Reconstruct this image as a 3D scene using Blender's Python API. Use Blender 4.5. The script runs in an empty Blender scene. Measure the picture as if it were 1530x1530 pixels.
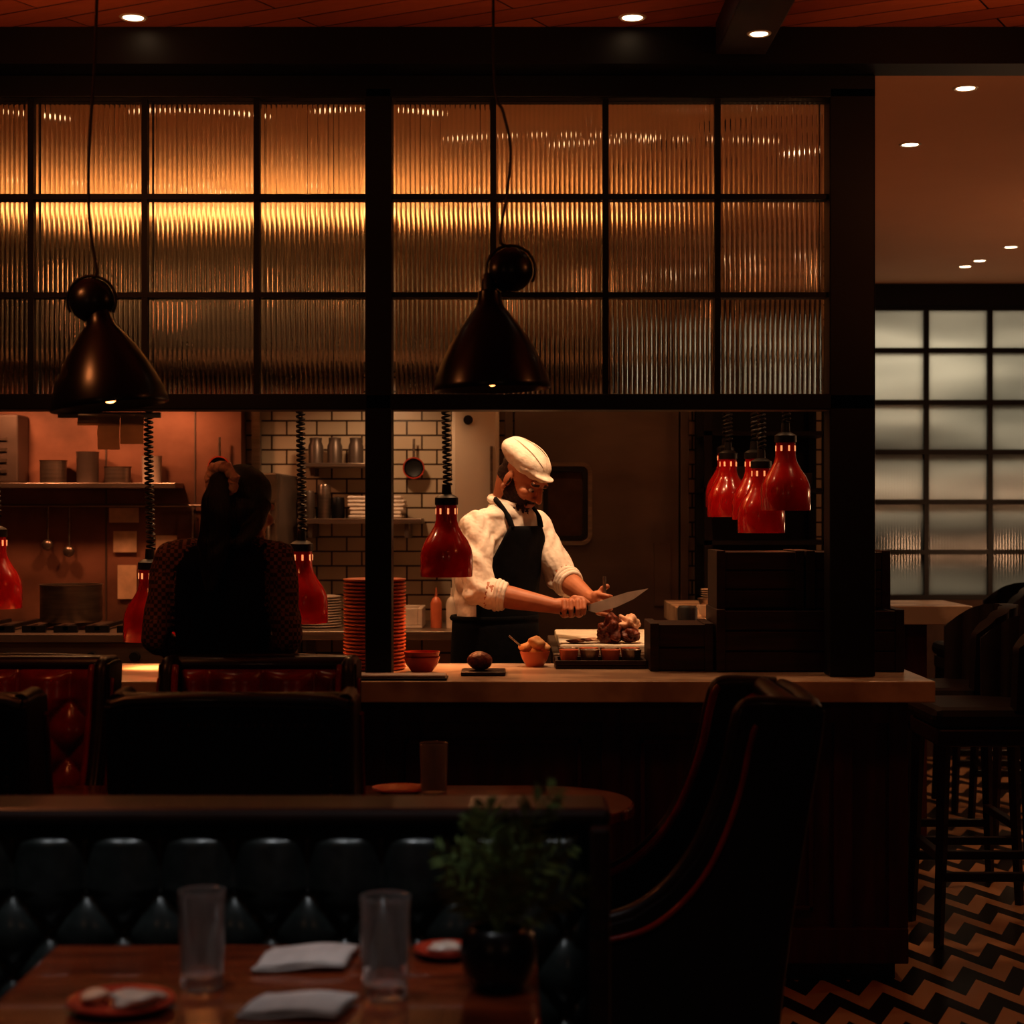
import bpy, bmesh, math, random
from mathutils import Vector, Matrix, Euler, kdtree
random.seed(7)
S = bpy.context.scene
S.view_settings.view_transform = 'Standard'
try: S.view_settings.look = 'Medium High Contrast'
except Exception: pass
COL = S.collection
pi = math.pi

# ------------------------------------------------------------------ materials
def M(name, col, rough=.5, metal=0.0, col2=None, scale=12, stretch=(1,1,1), bump=0.0, trans=0.0, ior=1.45,
      coat=0.0, emis=None, estr=0.0, detail=4, spec=.5, contrast=(.35,.65), bdist=.01):
    m = bpy.data.materials.new(name); m.use_nodes = True
    nt = m.node_tree; N = nt.nodes; L = nt.links
    b = N['Principled BSDF']
    tc = N.new('ShaderNodeTexCoord'); mp = N.new('ShaderNodeMapping'); mp.inputs['Scale'].default_value = stretch
    L.new(tc.outputs['Object'], mp.inputs['Vector'])
    no = N.new('ShaderNodeTexNoise'); no.inputs['Scale'].default_value = scale; no.inputs['Detail'].default_value = detail
    L.new(mp.outputs[0], no.inputs['Vector'])
    cr = N.new('ShaderNodeValToRGB')
    if col2 is None: col2 = tuple(c*.75 for c in col)
    cr.color_ramp.elements[0].position = contrast[0]; cr.color_ramp.elements[1].position = contrast[1]
    cr.color_ramp.elements[0].color = (*col2,1); cr.color_ramp.elements[1].color = (*col,1)
    L.new(no.outputs['Fac'], cr.inputs[0]); L.new(cr.outputs[0], b.inputs['Base Color'])
    b.inputs['Roughness'].default_value = rough; b.inputs['Metallic'].default_value = metal
    b.inputs['Transmission Weight'].default_value = trans; b.inputs['IOR'].default_value = ior
    b.inputs['Coat Weight'].default_value = coat; b.inputs['Specular IOR Level'].default_value = spec
    if emis:
        b.inputs['Emission Color'].default_value = (*emis,1); b.inputs['Emission Strength'].default_value = estr
    if bump:
        bp = N.new('ShaderNodeBump'); bp.inputs['Strength'].default_value = bump; bp.inputs['Distance'].default_value = bdist
        L.new(no.outputs['Fac'], bp.inputs['Height']); L.new(bp.outputs[0], b.inputs['Normal'])
    return m

def tile_mat(name, c1, c2, mortar, w, h, rough=.25):
    m = bpy.data.materials.new(name); m.use_nodes = True
    nt = m.node_tree; N = nt.nodes; L = nt.links; b = N['Principled BSDF']
    tc = N.new('ShaderNodeTexCoord'); sp = N.new('ShaderNodeSeparateXYZ'); cb = N.new('ShaderNodeCombineXYZ')
    L.new(tc.outputs['Object'], sp.inputs[0])
    L.new(sp.outputs['X'], cb.inputs['X']); L.new(sp.outputs['Z'], cb.inputs['Y'])
    br = N.new('ShaderNodeTexBrick'); L.new(cb.outputs[0], br.inputs['Vector'])
    br.inputs['Scale'].default_value = 1; br.inputs['Brick Width'].default_value = w; br.inputs['Row Height'].default_value = h
    br.inputs['Mortar Size'].default_value = .0045; br.inputs['Mortar Smooth'].default_value = .2
    br.inputs['Color1'].default_value = (*c1,1); br.inputs['Color2'].default_value = (*c2,1); br.inputs['Mortar'].default_value = (*mortar,1)
    L.new(br.outputs['Color'], b.inputs['Base Color'])
    bp = N.new('ShaderNodeBump'); bp.invert = True; bp.inputs['Strength'].default_value = .6; bp.inputs['Distance'].default_value = .004
    L.new(br.outputs['Fac'], bp.inputs['Height']); L.new(bp.outputs[0], b.inputs['Normal'])
    b.inputs['Roughness'].default_value = rough
    return m

def math_node(N, L, op, a, b=None):
    n = N.new('ShaderNodeMath'); n.operation = op
    for i, v in enumerate((a, b)):
        if v is None: continue
        if isinstance(v, (int, float)): n.inputs[i].default_value = v
        else: L.new(v, n.inputs[i])
    return n.outputs[0]

def chevron_mat():
    m = bpy.data.materials.new('chevron_floor'); m.use_nodes = True
    nt = m.node_tree; N = nt.nodes; L = nt.links; b = N['Principled BSDF']
    tc = N.new('ShaderNodeTexCoord'); sp = N.new('ShaderNodeSeparateXYZ'); L.new(tc.outputs['Object'], sp.inputs[0])
    tri = math_node(N, L, 'PINGPONG', sp.outputs['X'], .08)
    tri = math_node(N, L, 'DIVIDE', tri, .08)
    a = math_node(N, L, 'DIVIDE', sp.outputs['Y'], .30)
    a = math_node(N, L, 'ADD', a, math_node(N, L, 'MULTIPLY', tri, .62))
    fr = math_node(N, L, 'FRACT', a)
    g = math_node(N, L, 'GREATER_THAN', fr, .52)
    mx = N.new('ShaderNodeMix'); mx.data_type = 'RGBA'
    L.new(g, mx.inputs['Factor'])
    mx.inputs['A'].default_value = (.010,.007,.005,1); mx.inputs['B'].default_value = (.46,.26,.14,1)
    L.new(mx.outputs['Result'], b.inputs['Base Color']); b.inputs['Roughness'].default_value = .28
    return m

def plank_mat(name, c1, c2, ang=0.0, w=1.2, h=.11, rough=.35):
    m = bpy.data.materials.new(name); m.use_nodes = True
    nt = m.node_tree; N = nt.nodes; L = nt.links; b = N['Principled BSDF']
    tc = N.new('ShaderNodeTexCoord'); mp = N.new('ShaderNodeMapping'); mp.inputs['Rotation'].default_value = (0,0,ang)
    L.new(tc.outputs['Object'], mp.inputs[0])
    br = N.new('ShaderNodeTexBrick'); L.new(mp.outputs[0], br.inputs['Vector'])
    br.inputs['Scale'].default_value = 1; br.inputs['Brick Width'].default_value = w; br.inputs['Row Height'].default_value = h
    br.inputs['Mortar Size'].default_value = .003; br.inputs['Color1'].default_value = (*c1,1); br.inputs['Color2'].default_value = (*c2,1)
    br.inputs['Mortar'].default_value = (.01,.003,.001,1)
    no = N.new('ShaderNodeTexNoise'); no.inputs['Scale'].default_value = 9; no.inputs['Detail'].default_value = 5
    mp2 = N.new('ShaderNodeMapping'); mp2.inputs['Scale'].default_value = (1,12,1); L.new(mp.outputs[0], mp2.inputs[0]); L.new(mp2.outputs[0], no.inputs['Vector'])
    mx = N.new('ShaderNodeMix'); mx.data_type = 'RGBA'; mx.blend_type = 'MULTIPLY'; mx.inputs['Factor'].default_value = .4
    L.new(br.outputs['Color'], mx.inputs['A']); L.new(no.outputs['Fac'], mx.inputs['B'])
    L.new(mx.outputs['Result'], b.inputs['Base Color']); b.inputs['Roughness'].default_value = rough
    return m

def check_mat(name, c1, c2, scale):
    m = bpy.data.materials.new(name); m.use_nodes = True
    nt = m.node_tree; N = nt.nodes; L = nt.links; b = N['Principled BSDF']
    tc = N.new('ShaderNodeTexCoord'); ck = N.new('ShaderNodeTexChecker'); ck.inputs['Scale'].default_value = scale
    ck.inputs['Color1'].default_value = (*c1,1); ck.inputs['Color2'].default_value = (*c2,1)
    L.new(tc.outputs['Object'], ck.inputs['Vector']); L.new(ck.outputs['Color'], b.inputs['Base Color'])
    b.inputs['Roughness'].default_value = .9
    return m

def frost_mat():
    m = bpy.data.materials.new('frosted_glass'); m.use_nodes = True
    nt = m.node_tree; N = nt.nodes; L = nt.links; N.remove(N['Principled BSDF'])
    out = [n for n in N if n.type == 'OUTPUT_MATERIAL'][0]
    tc = N.new('ShaderNodeTexCoord'); mp = N.new('ShaderNodeMapping'); mp.inputs['Scale'].default_value = (.35,1,2.0)
    no = N.new('ShaderNodeTexNoise'); no.inputs['Scale'].default_value = 1.3; no.inputs['Detail'].default_value = 2
    L.new(tc.outputs['Object'], mp.inputs[0]); L.new(mp.outputs[0], no.inputs['Vector'])
    cr = N.new('ShaderNodeValToRGB'); cr.color_ramp.elements[0].position = .36; cr.color_ramp.elements[1].position = .66
    cr.color_ramp.elements[0].color = (.24,.235,.215,1); cr.color_ramp.elements[1].color = (.75,.72,.65,1)
    L.new(no.outputs['Fac'], cr.inputs[0])
    tr = N.new('ShaderNodeBsdfTranslucent'); L.new(cr.outputs[0], tr.inputs['Color'])
    gl = N.new('ShaderNodeBsdfGlossy'); gl.inputs['Roughness'].default_value = .15; gl.inputs['Color'].default_value = (.5,.5,.5,1)
    wv = N.new('ShaderNodeTexWave'); wv.inputs['Scale'].default_value = 18; L.new(tc.outputs['Object'], wv.inputs['Vector'])
    bp = N.new('ShaderNodeBump'); bp.inputs['Strength'].default_value = .3; bp.inputs['Distance'].default_value = .004
    L.new(wv.outputs['Fac'], bp.inputs['Height']); L.new(bp.outputs[0], gl.inputs['Normal'])
    mx = N.new('ShaderNodeMixShader'); mx.inputs[0].default_value = .12
    L.new(tr.outputs[0], mx.inputs[1]); L.new(gl.outputs[0], mx.inputs[2]); L.new(mx.outputs[0], out.inputs['Surface'])
    return m

black_frame = M('black_steel', (.004,.0035,.0035), .5, .2)
dark_wood = M('dark_wood', (.020,.006,.004), .38, 0, (.009,.003,.002), 6, (1,1,9), coat=.1)
panel_wood = M('panel_wood', (.085,.016,.010), .45, 0, (.045,.009,.006), 5, (6,6,.7))
table_wood = M('table_wood', (.24,.05,.015), .2, 0, (.09,.018,.006), 6, (1,9,1), coat=.5)
marble = M('marble', (.58,.44,.32), .25, 0, (.36,.26,.19), 3.5, (1,1.6,1), detail=9, contrast=(.42,.56))
steel = M('stainless_steel', (.34,.27,.22), .32, .85, (.24,.19,.15), 5, (1,1,14))
steel_dark = M('dark_steel', (.18,.135,.11), .42, .55, (.13,.10,.08), 2, (1,1,3))
hood_steel = M('hood_steel', (.085,.08,.07), .45, .6, (.05,.048,.042), 3, (1,1,4))
splash_steel = M('splash_steel', (.40,.19,.12), .5, .35, (.16,.075,.045), 2.2, (1,1,1.3), detail=5)
tiles = tile_mat('subway_tiles', (.62,.50,.36), (.52,.42,.30), (.06,.035,.02), .145, .070)
wall_paint = M('wall_paint', (.08,.045,.03), .8)
ceil_paint = M('ceiling_paint', (.62,.38,.25), .8, 0, (.58,.355,.235), 1.5)
kceil = M('kitchen_ceiling_paint', (.76,.50,.28), .7, 0, (.70,.46,.26), 1.5)
ceil_wood = plank_mat('ceiling_wood', (.62,.18,.07), (.42,.11,.045), .5)
floor_m = chevron_mat()
red_enamel = M('red_enamel', (.50,.008,.006), .22, 0, (.40,.007,.005), 8, coat=.5)
black_plastic = M('black_plastic', (.008,.007,.007), .45)
cord_m = M('cord_black', (.012,.009,.008), .5)
pend_enamel = M('pendant_enamel', (.005,.003,.003), .3, 0, (.004,.003,.003), 8, coat=.05)
green_leather = M('green_leather', (.024,.029,.028), .27, 0, (.015,.019,.018), 30, bump=.08)
red_leather = M('red_leather', (.28,.016,.008), .22, 0, (.16,.009,.005), 14, bump=.1)
dark_leather = M('dark_leather', (.012,.005,.004), .5, 0, (.008,.004,.003), 20, bump=.1, spec=.3)
brass = M('brass_nails', (.12,.05,.02), .4, 1)
glass_m = M('clear_glass', (.97,.97,.97), .02, 0, (.97,.97,.97), trans=.90, ior=1.5)
flute_m = M('fluted_glass', (.93,.90,.86), .07, 0, (.90,.88,.84), trans=1, ior=1.5)
napkin_m = M('napkin_cloth', (.50,.45,.42), .9, 0, (.4,.36,.34), 30, bump=.3)
terracotta = M('terracotta_glaze', (.50,.15,.07), .35, 0, (.42,.11,.05), 10)
red_glaze = M('red_glaze', (.45,.06,.03), .25)
ceramic = M('cream_ceramic', (.6,.5,.42), .3)
crate_wood = M('crate_wood', (.034,.012,.008), .5, 0, (.014,.006,.004), 6, (1,1,10))
paper = M('paper', (.80,.55,.35), .8)
cloth_white = M('chef_cotton', (.84,.73,.62), .85, 0, (.76,.65,.55), 11, bump=.8, detail=3, bdist=.03)
cap_cloth = M('cap_cotton', (.80,.68,.56), .9, 0, (.64,.52,.42), 18, bump=.6, detail=3, bdist=.015)
apron_m = M('apron_cloth', (.006,.006,.008), .85, 0, (.004,.004,.005), 20, bump=.3, spec=.2)
skin = M('skin', (.50,.20,.105), .5, 0, (.42,.16,.08), 20)
skin_w = M('skin_pale', (.50,.25,.15), .5)
hair_m = M('dark_hair', (.018,.008,.005), .40, 0, (.006,.003,.002), 40, (5,5,.6), bump=.6)
beard_m = M('beard_hair', (.05,.018,.010), .75, 0, (.025,.010,.006), 90, bump=.6)
vest_m = M('vest_cloth', (.006,.005,.005), .85, spec=.2)
plaid = check_mat('checked_shirt', (.20,.085,.05), (.04,.017,.011), 90)
scrunch_m = M('scrunchie_cloth', (.85,.55,.42), .8, 0, (.5,.28,.2), 60, bump=.5)
eye_m = M('eye_dark', (.02,.012,.01), .2)
blade_m = M('blade_steel', (.75,.66,.58), .35, .35)
meat_m = M('roast_meat', (.20,.045,.02), .45, 0, (.07,.016,.008), 45, bump=1.0, detail=6)
bread_m = M('bread', (.62,.36,.17), .8, 0, (.42,.19,.07), 18, bump=.6)
fat_m = M('meat_fat', (.75,.50,.34), .5, 0, (.6,.3,.18), 22, bump=.5)
board_m = M('cutting_board', (.85,.76,.60), .45)
leaf_m = M('leaf_green', (.16,.22,.07), .45, 0, (.08,.12,.04), 30)
bulb_m = M('bulb_glow', (1,.6,.3), .4, emis=(1,.42,.14), estr=9)
dl_m = M('downlight_glow', (1,.8,.6), .4, emis=(1,.72,.45), estr=9)
dlk_m = M('kitchen_downlight_glow', (1,.8,.6), .4, emis=(1,.62,.32), estr=2.6)
tube_m = M('tube_glow', (1,.8,.6), .4, emis=(1,.66,.34), estr=1.3)
bulb_slot = M('vent_glow', (1,.6,.3), .4, emis=(1,.36,.14), estr=.8)
white_enamel = M('white_enamel', (.55,.46,.36), .35, 0, (.5,.41,.32), 4)
lip_m = M('lips', (.35,.10,.06), .5)
frost = frost_mat()

# ------------------------------------------------------------------ helpers
def G(name, loc=(0,0,0), rot=0.0):
    e = bpy.data.objects.new(name, None); e.empty_display_size = .1
    e.location = loc; e.rotation_euler = (0,0,rot); COL.objects.link(e); return e

def obj(name, verts, faces, mat, parent=None, smooth=None, bevel=0, loc=None, rot=None):
    me = bpy.data.meshes.new(name); me.from_pydata([tuple(v) for v in verts], [], faces); me.validate(); me.update()
    bm = bmesh.new(); bm.from_mesh(me); bmesh.ops.recalc_face_normals(bm, faces=bm.faces); bm.to_mesh(me); bm.free()
    o = bpy.data.objects.new(name, me); COL.objects.link(o)
    if mat: me.materials.append(mat)
    if smooth is not None:
        for p in me.polygons: p.use_smooth = True
        if smooth < 180: me.set_sharp_from_angle(angle=math.radians(smooth))
    if bevel:
        b = o.modifiers.new('bevel','BEVEL'); b.width = bevel; b.segments = 2; b.limit_method = 'ANGLE'
    if parent: o.parent = parent
    if loc: o.location = loc
    if rot: o.rotation_euler = rot
    return o

BF = [(0,1,3,2),(4,6,7,5),(0,4,5,1),(2,3,7,6),(0,2,6,4),(1,5,7,3)]
def box(name, x0,x1,y0,y1,z0,z1, mat, parent=None, bevel=0):
    vs = [(x,y,z) for x in (x0,x1) for y in (y0,y1) for z in (z0,z1)]
    return obj(name, vs, BF, mat, parent, bevel=bevel)

def multibox(name, boxes, mat, parent=None, bevel=0):
    vs=[];fs=[]
    for (x0,x1,y0,y1,z0,z1) in boxes:
        o=len(vs)
        vs += [(x,y,z) for x in (x0,x1) for y in (y0,y1) for z in (z0,z1)]
        fs += [tuple(i+o for i in f) for f in BF]
    return obj(name, vs, fs, mat, parent, bevel=bevel)

def lathe(name, prof, mat, loc=(0,0,0), parent=None, seg=32, smooth=35, rot=None):
    vs=[];fs=[]; n=len(prof)
    for (r,z) in prof:
        for k in range(seg):
            a=2*pi*k/seg; vs.append((r*math.cos(a), r*math.sin(a), z))
    for i in range(n-1):
        for k in range(seg):
            k2=(k+1)%seg
            fs.append((i*seg+k, i*seg+k2, (i+1)*seg+k2, (i+1)*seg+k))
    o = obj(name, vs, fs, mat, parent, smooth=smooth, loc=loc, rot=rot)
    bm=bmesh.new(); bm.from_mesh(o.data); bmesh.ops.remove_doubles(bm, verts=bm.verts, dist=1e-6); bmesh.ops.recalc_face_normals(bm, faces=bm.faces); bm.to_mesh(o.data); bm.free()
    for p in o.data.polygons: p.use_smooth=True
    o.data.set_sharp_from_angle(angle=math.radians(smooth))
    return o

def tube(name, pts, r, mat, parent=None, seg=8):
    pts=[Vector(p) for p in pts]; n=len(pts); vs=[];fs=[]
    rr = r if isinstance(r,(list,tuple)) else [r]*n
    up=None
    for i,p in enumerate(pts):
        a=pts[max(i-1,0)]; b=pts[min(i+1,n-1)]; t=(b-a).normalized()
        if up is None:
            up = Vector((0,0,1)) if abs(t.z)<.9 else Vector((1,0,0))
        s=t.cross(up)
        if s.length<1e-6: s=t.orthogonal()
        s.normalize(); u=s.cross(t).normalized(); up=u
        for k in range(seg):
            q=2*pi*k/seg; vs.append(p+(s*math.cos(q)+u*math.sin(q))*rr[i])
    for i in range(n-1):
        for k in range(seg):
            k2=(k+1)%seg; fs.append((i*seg+k,i*seg+k2,(i+1)*seg+k2,(i+1)*seg+k))
    fs.append(tuple(range(seg))); fs.append(tuple(range((n-1)*seg, n*seg)))
    return obj(name, vs, fs, mat, parent, smooth=60)

def spline(P, m=6):
    P=[Vector(p) for p in P]; sm=[]
    for i in range(len(P)-1):
        p0=P[max(i-1,0)];p1=P[i];p2=P[i+1];p3=P[min(i+2,len(P)-1)]
        for k in range(m):
            t=k/m; sm.append(.5*((2*p1)+(p2-p0)*t+(2*p0-5*p1+4*p2-p3)*t*t+(3*p1-p0-3*p2+p3)*t**3))
    sm.append(P[-1]); return sm

def spot(name, loc, power, col=(1,.62,.34), ang=100, radius=.04, target=None, parent=None, blend=.6):
    l=bpy.data.lights.new(name,'SPOT'); l.energy=power; l.color=col; l.spot_size=math.radians(ang); l.spot_blend=blend; l.shadow_soft_size=radius
    o=bpy.data.objects.new(name,l); o.location=loc; COL.objects.link(o)
    if target is not None:
        d=Vector(target)-Vector(loc); o.rotation_euler=d.to_track_quat('-Z','Y').to_euler()
    if parent: o.parent=parent
    return o
def point(name, loc, power, col=(1,.55,.28), radius=.05, parent=None):
    l=bpy.data.lights.new(name,'POINT'); l.energy=power; l.color=col; l.shadow_soft_size=radius
    o=bpy.data.objects.new(name,l); o.location=loc; COL.objects.link(o)
    if parent: o.parent=parent
    return o
def area(name, loc, sx, sy, power, col, target, parent=None):
    l=bpy.data.lights.new(name,'AREA'); l.shape='RECTANGLE'; l.size=sx; l.size_y=sy; l.energy=power; l.color=col
    o=bpy.data.objects.new(name,l); o.location=loc; COL.objects.link(o)
    d=Vector(target)-Vector(loc); o.rotation_euler=d.to_track_quat('-Z','Y').to_euler()
    if parent: o.parent=parent
    return o

def blob(name, loc, rad, mat, parent=None, amp=.12, seed=0, sub=4, freq=3, zmin=None, rot=None):
    bm=bmesh.new(); bmesh.ops.create_icosphere(bm, subdivisions=sub, radius=1)
    rnd=random.Random(seed); ph=[(Vector((rnd.uniform(-1,1),rnd.uniform(-1,1),rnd.uniform(-1,1)))*freq, rnd.uniform(0,6)) for _ in range(6)]
    for v in bm.verts:
        n=v.co.normalized(); f=1+amp*sum(math.sin(k.dot(n)*1.5+a) for k,a in ph)/3
        v.co=Vector((n.x*rad[0],n.y*rad[1],n.z*rad[2]))*f
        if zmin is not None and v.co.z<zmin: v.co.z=zmin
    me=bpy.data.meshes.new(name); bm.to_mesh(me); bm.free()
    for pl in me.polygons: pl.use_smooth=True
    me.materials.append(mat); o=bpy.data.objects.new(name,me); COL.objects.link(o); o.location=loc
    if parent:o.parent=parent
    if rot:o.rotation_euler=rot
    return o

# ------------------------------------------------------------------ room shell
box('floor', -4,4.5,-2,11.8,-.1,0, floor_m)
box('ceiling', -4,4.5,-2,5.2,2.9,3.0, ceil_wood)
box('ceiling_kitchen', -4,1.05,5.34,8.5,2.8,2.9, kceil)
box('ceiling_corridor', 1.05,4.5,5.34,11.8,2.8,2.9, ceil_paint)
box('wall_left', -4.1,-4,-2,8.5,0,3, wall_paint)
box('wall_right', 4.5,4.6,-2,11.8,0,3, wall_paint)
box('wall_front', -4,4.5,-2.1,-2,0,3, wall_paint)
box('wall_back_kitchen', -4,1.6,8.4,8.5,0,2.8, tiles)
box('wall_return', 1.6,1.7,8.4,10.3,0,2.8, wall_paint)
box('trim_beam', -4,4.5,5.2,5.345,2.79,2.91, black_frame)
box('trim_ceiling_channel', .604,.752,3.6,5.16,2.806,2.905, crate_wood, bevel=.004)

w = G('window_1')
box('sill_wall', 1.7,4.5,10.3,10.4,0,.93, wall_paint, w)
box('header', 1.7,4.5,10.28,10.4,2.67,2.8, black_frame, w)
box('pane', 1.7,4.5,10.335,10.345,.93,2.67, frost, w)
bars=[]
for x in [2.08+.377*i for i in range(-1,7)]: bars.append((x-.014,x+.014,10.31,10.37,.93,2.67))
for z in [.945,1.212,1.51,1.806,2.10,2.408,2.66]: bars.append((1.7,4.5,10.308,10.372,z-.014,z+.014))
multibox('glazing_bars', bars, black_frame, w)
box('wall_back_corridor', 1.6,4.5,11.7,11.8,0,2.8, white_enamel)
area('corridor_room_light', (2.7,11.1,2.74), 2.0,.3, 24, (1,.93,.78), (2.7,10.8,1.3))

# ------------------------------------------------------------------ pass partition with fluted glass
p = G('fluted_glass_partition')
PX0=-2.2
frames=[(PX0,1.113,5.33,5.43,2.72,2.79),(PX0,1.113,5.33,5.43,1.763,1.812),
        (-.45,-.369,5.33,5.43,.946,2.75),(.973,1.113,5.33,5.43,.946,2.75)]
multibox('frame', frames, black_frame, p, bevel=.004)
mull=[]
for z in (2.42,2.118): mull += [(PX0,.973,5.35,5.41,z-.008,z+.008)]
vx=[-2.176,-1.831,-1.481,-1.131,-.786,-.058,.288,.633]
for x in vx: mull.append((x-.009,x+.009,5.352,5.408,1.812,2.72))
multibox('mullions', mull, black_frame, p)
def pane(x0,x1,z0,z1):
    pitch=.0150; seg=10; n=int(round((x1-x0)/pitch)); N=n*seg
    vs=[];fs=[]
    for i in range(N+1):
        x=x0+(x1-x0)*i/N
        y=5.384-.0040*abs(math.sin(pi*i/seg))
        for (yy,zz) in ((y,z0),(y,z1),(5.388,z1),(5.388,z0)): vs.append((x,yy,zz))
    for i in range(N):
        a=4*i;b=4*(i+1)
        for k in range(4):
            k2=(k+1)%4; fs.append((a+k,b+k,b+k2,a+k2))
    fs.append((0,1,2,3)); fs.append((4*N+3,4*N+2,4*N+1,4*N))
    obj('glass_pane', vs, fs, flute_m, p)
edges_l=[-2.176,-1.831,-1.481,-1.131,-.786,-.45]; edges_r=[-.369,-.058,.288,.633,.973]
for E in (edges_l,edges_r):
    for i in range(len(E)-1):
        for z0,z1 in ((1.812,2.110),(2.126,2.412),(2.428,2.72)):
            pane(E[i]+.009,E[i+1]-.009,z0,z1)

# ------------------------------------------------------------------ main counter
c = G('pass_counter')
box('marble_top', -2.6,1.266,5.2,5.82,.88,.944, marble, c, bevel=.004)
box('base', -2.6,1.215,5.38,5.72,.06,.88, panel_wood, c)
box('plinth', -2.6,1.19,5.41,5.70,0,.06, dark_wood, c)
fr=[]
for x in [-2.1,-1.5,-.9,-.42,.305,1.02,1.19]: fr.append((x-.03,x+.03,5.355,5.385,.06,.88))
fr += [(-2.6,1.22,5.357,5.384,.80,.88),(-2.6,1.22,5.350,5.384,.06,.17)]
multibox('stiles', fr, panel_wood, c, bevel=.004)
pm=[]
for a,b in ((-.39,.275),(.335,.99)):
    for (x0,x1,z0,z1) in ((a+.06,b-.06,.22,.235),(a+.06,b-.06,.735,.75),(a+.06,a+.075,.22,.75),(b-.075,b-.06,.22,.75)):
        pm.append((x0,x1,5.362,5.384,z0,z1))
multibox('panel_mouldings', pm, panel_wood, c, bevel=.003)

c2 = G('side_counter')
multibox('marble_top', [(.69,1.15,6.0,7.4,.97,1.05),(.69,1.96,7.4,7.9,.97,1.05)], marble, c2, bevel=.004)
multibox('base', [(.75,1.10,6.05,7.4,0,.97),(.75,1.80,7.55,7.88,0,.97)], panel_wood, c2)

# ------------------------------------------------------------------ kitchen fittings
h = G('exhaust_hood')
HT_=2.665
vs=[(-3.2,7.55,2.12),(-.12,7.55,2.12),(-.12,8.38,2.12),(-3.2,8.38,2.12),(-3.2,7.58,HT_),(-.12,7.58,HT_),(-.12,8.38,HT_),(-3.2,8.38,HT_)]
obj('canopy', vs, [(0,1,2,3),(4,5,6,7),(0,1,5,4),(2,3,7,6),(0,3,7,4),(1,2,6,5)], hood_steel, h, bevel=.005)
box('duct', -1.9,-1.3,8.1,8.38,HT_,2.8, hood_steel, h)
box('front_lip', -3.2,-.12,7.53,7.55,2.10,2.15, steel, h)
box('light_tube', -1.35,-.35,7.575,7.59,2.475,2.495, tube_m, h)

r = G('cooking_range')
box('body', -3.0,-1.28,7.35,8.2,.08,.90, steel, r, bevel=.006)
box('hob_top', -3.0,-1.28,7.33,8.2,.90,.935, steel_dark, r, bevel=.004)
gr=[]
for i in range(12):
    x=-2.9+i*.135; gr.append((x,x+.1,7.42,7.44,.935,.965)); gr.append((x+.04,x+.06,7.42,8.0,.945,.96))
multibox('grates', gr, black_plastic, r)
for i in range(9):
    lathe('knob', [(0,.03),(.02,.03),(.022,0)], black_plastic, (-2.85+i*.18,7.345,.84), r, 16, rot=(pi/2,0,0))
multibox('oven_doors', [(-2.9,-2.15,7.335,7.35,.2,.76),(-2.08,-1.34,7.335,7.35,.2,.76)], steel_dark, r, bevel=.005)
box('splashback', -3.0,-1.28,8.22,8.38,.9,2.05, splash_steel, r)
multibox('splash_seams', [(x,x+.006,8.214,8.221,.94,2.05) for x in (-2.5,-1.92,-1.5)], steel_dark, r)
box('salamander_shelf', -3.0,-1.55,8.02,8.22,1.56,1.585, steel, r, bevel=.003)
q=G('salamander_grill')
box('body', -2.95,-2.28,8.03,8.21,1.586,1.90, steel_dark, q, bevel=.008)
multibox('front_bars', [(-2.9,-2.33,8.02,8.03,1.63+.05*i,1.645+.05*i) for i in range(4)], steel, q)
q=G('shelf_pots')
for x,rr,hh,mm in ((-2.14,.06,.10,steel),(-1.98,.05,.14,steel_dark),(-1.84,.06,.07,steel),(-1.68,.045,.12,ceramic)):
    lathe('pot', [(0,0),(rr,0),(rr*1.03,hh),(rr*1.1,hh+.005),(rr*.95,hh+.005),(0,.012)], mm, (x,8.12,1.586), q, 24)
q=G('utensil_rail')
tube('rail', [(-2.95,8.19,1.48),(-1.35,8.19,1.48)], .007, steel, q)
for i,x in enumerate((-2.8,-2.62,-2.45,-2.18,-2.08,-1.5,-1.40)):
    L_=.16+.03*(i%3)
    tube('utensil_handle', [(x,8.175,1.475),(x,8.172,1.475-L_)], .005, steel, q, 6)
    blob('ladle_bowl', (x,8.165,1.475-L_-.02), (.028,.018,.026), steel, q, 0, 0, 3)
pp = G('posted_notes')
multibox('sheets', [(-1.90,-1.76,8.205,8.21,1.40,1.47),(-1.88,-1.77,8.205,8.21,1.26,1.36),(-1.86,-1.77,8.205,8.21,1.04,1.20),(-1.68,-1.58,8.205,8.21,1.22,1.34)], paper, pp)
po = G('stock_pot', (-1.95,7.7,.966))
lathe('body', [(0,0),(.13,0),(.135,.01),(.135,.16),(.14,.165),(.128,.165),(.125,.02),(0,.02)], steel, parent=po)
po = G('saucepan', (-2.45,7.65,.966))
lathe('body', [(0,0),(.10,0),(.105,.01),(.105,.09),(.108,.095),(.098,.095),(.096,.02),(0,.02)], steel_dark, parent=po)
tube('handle', [(.10,0,.07),(.2,-.03,.085),(.28,-.05,.09)], .009, black_plastic, po)

ov = G('combi_oven')
box('cabinet', -1.24,-1.02,7.55,8.3,0,1.62, steel_dark, ov, bevel=.008)
multibox('racks', [(-1.23,-1.03,7.535,7.55,.95+.09*i,.965+.09*i) for i in range(7)], steel, ov)
tube('handle', [(-1.05,7.53,.98),(-1.05,7.50,1.0),(-1.05,7.50,1.5),(-1.05,7.53,1.52)], .008, steel, ov)
box('steel_column', -1.245,-1.205,8.32,8.37,0,2.12, steel)

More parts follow.
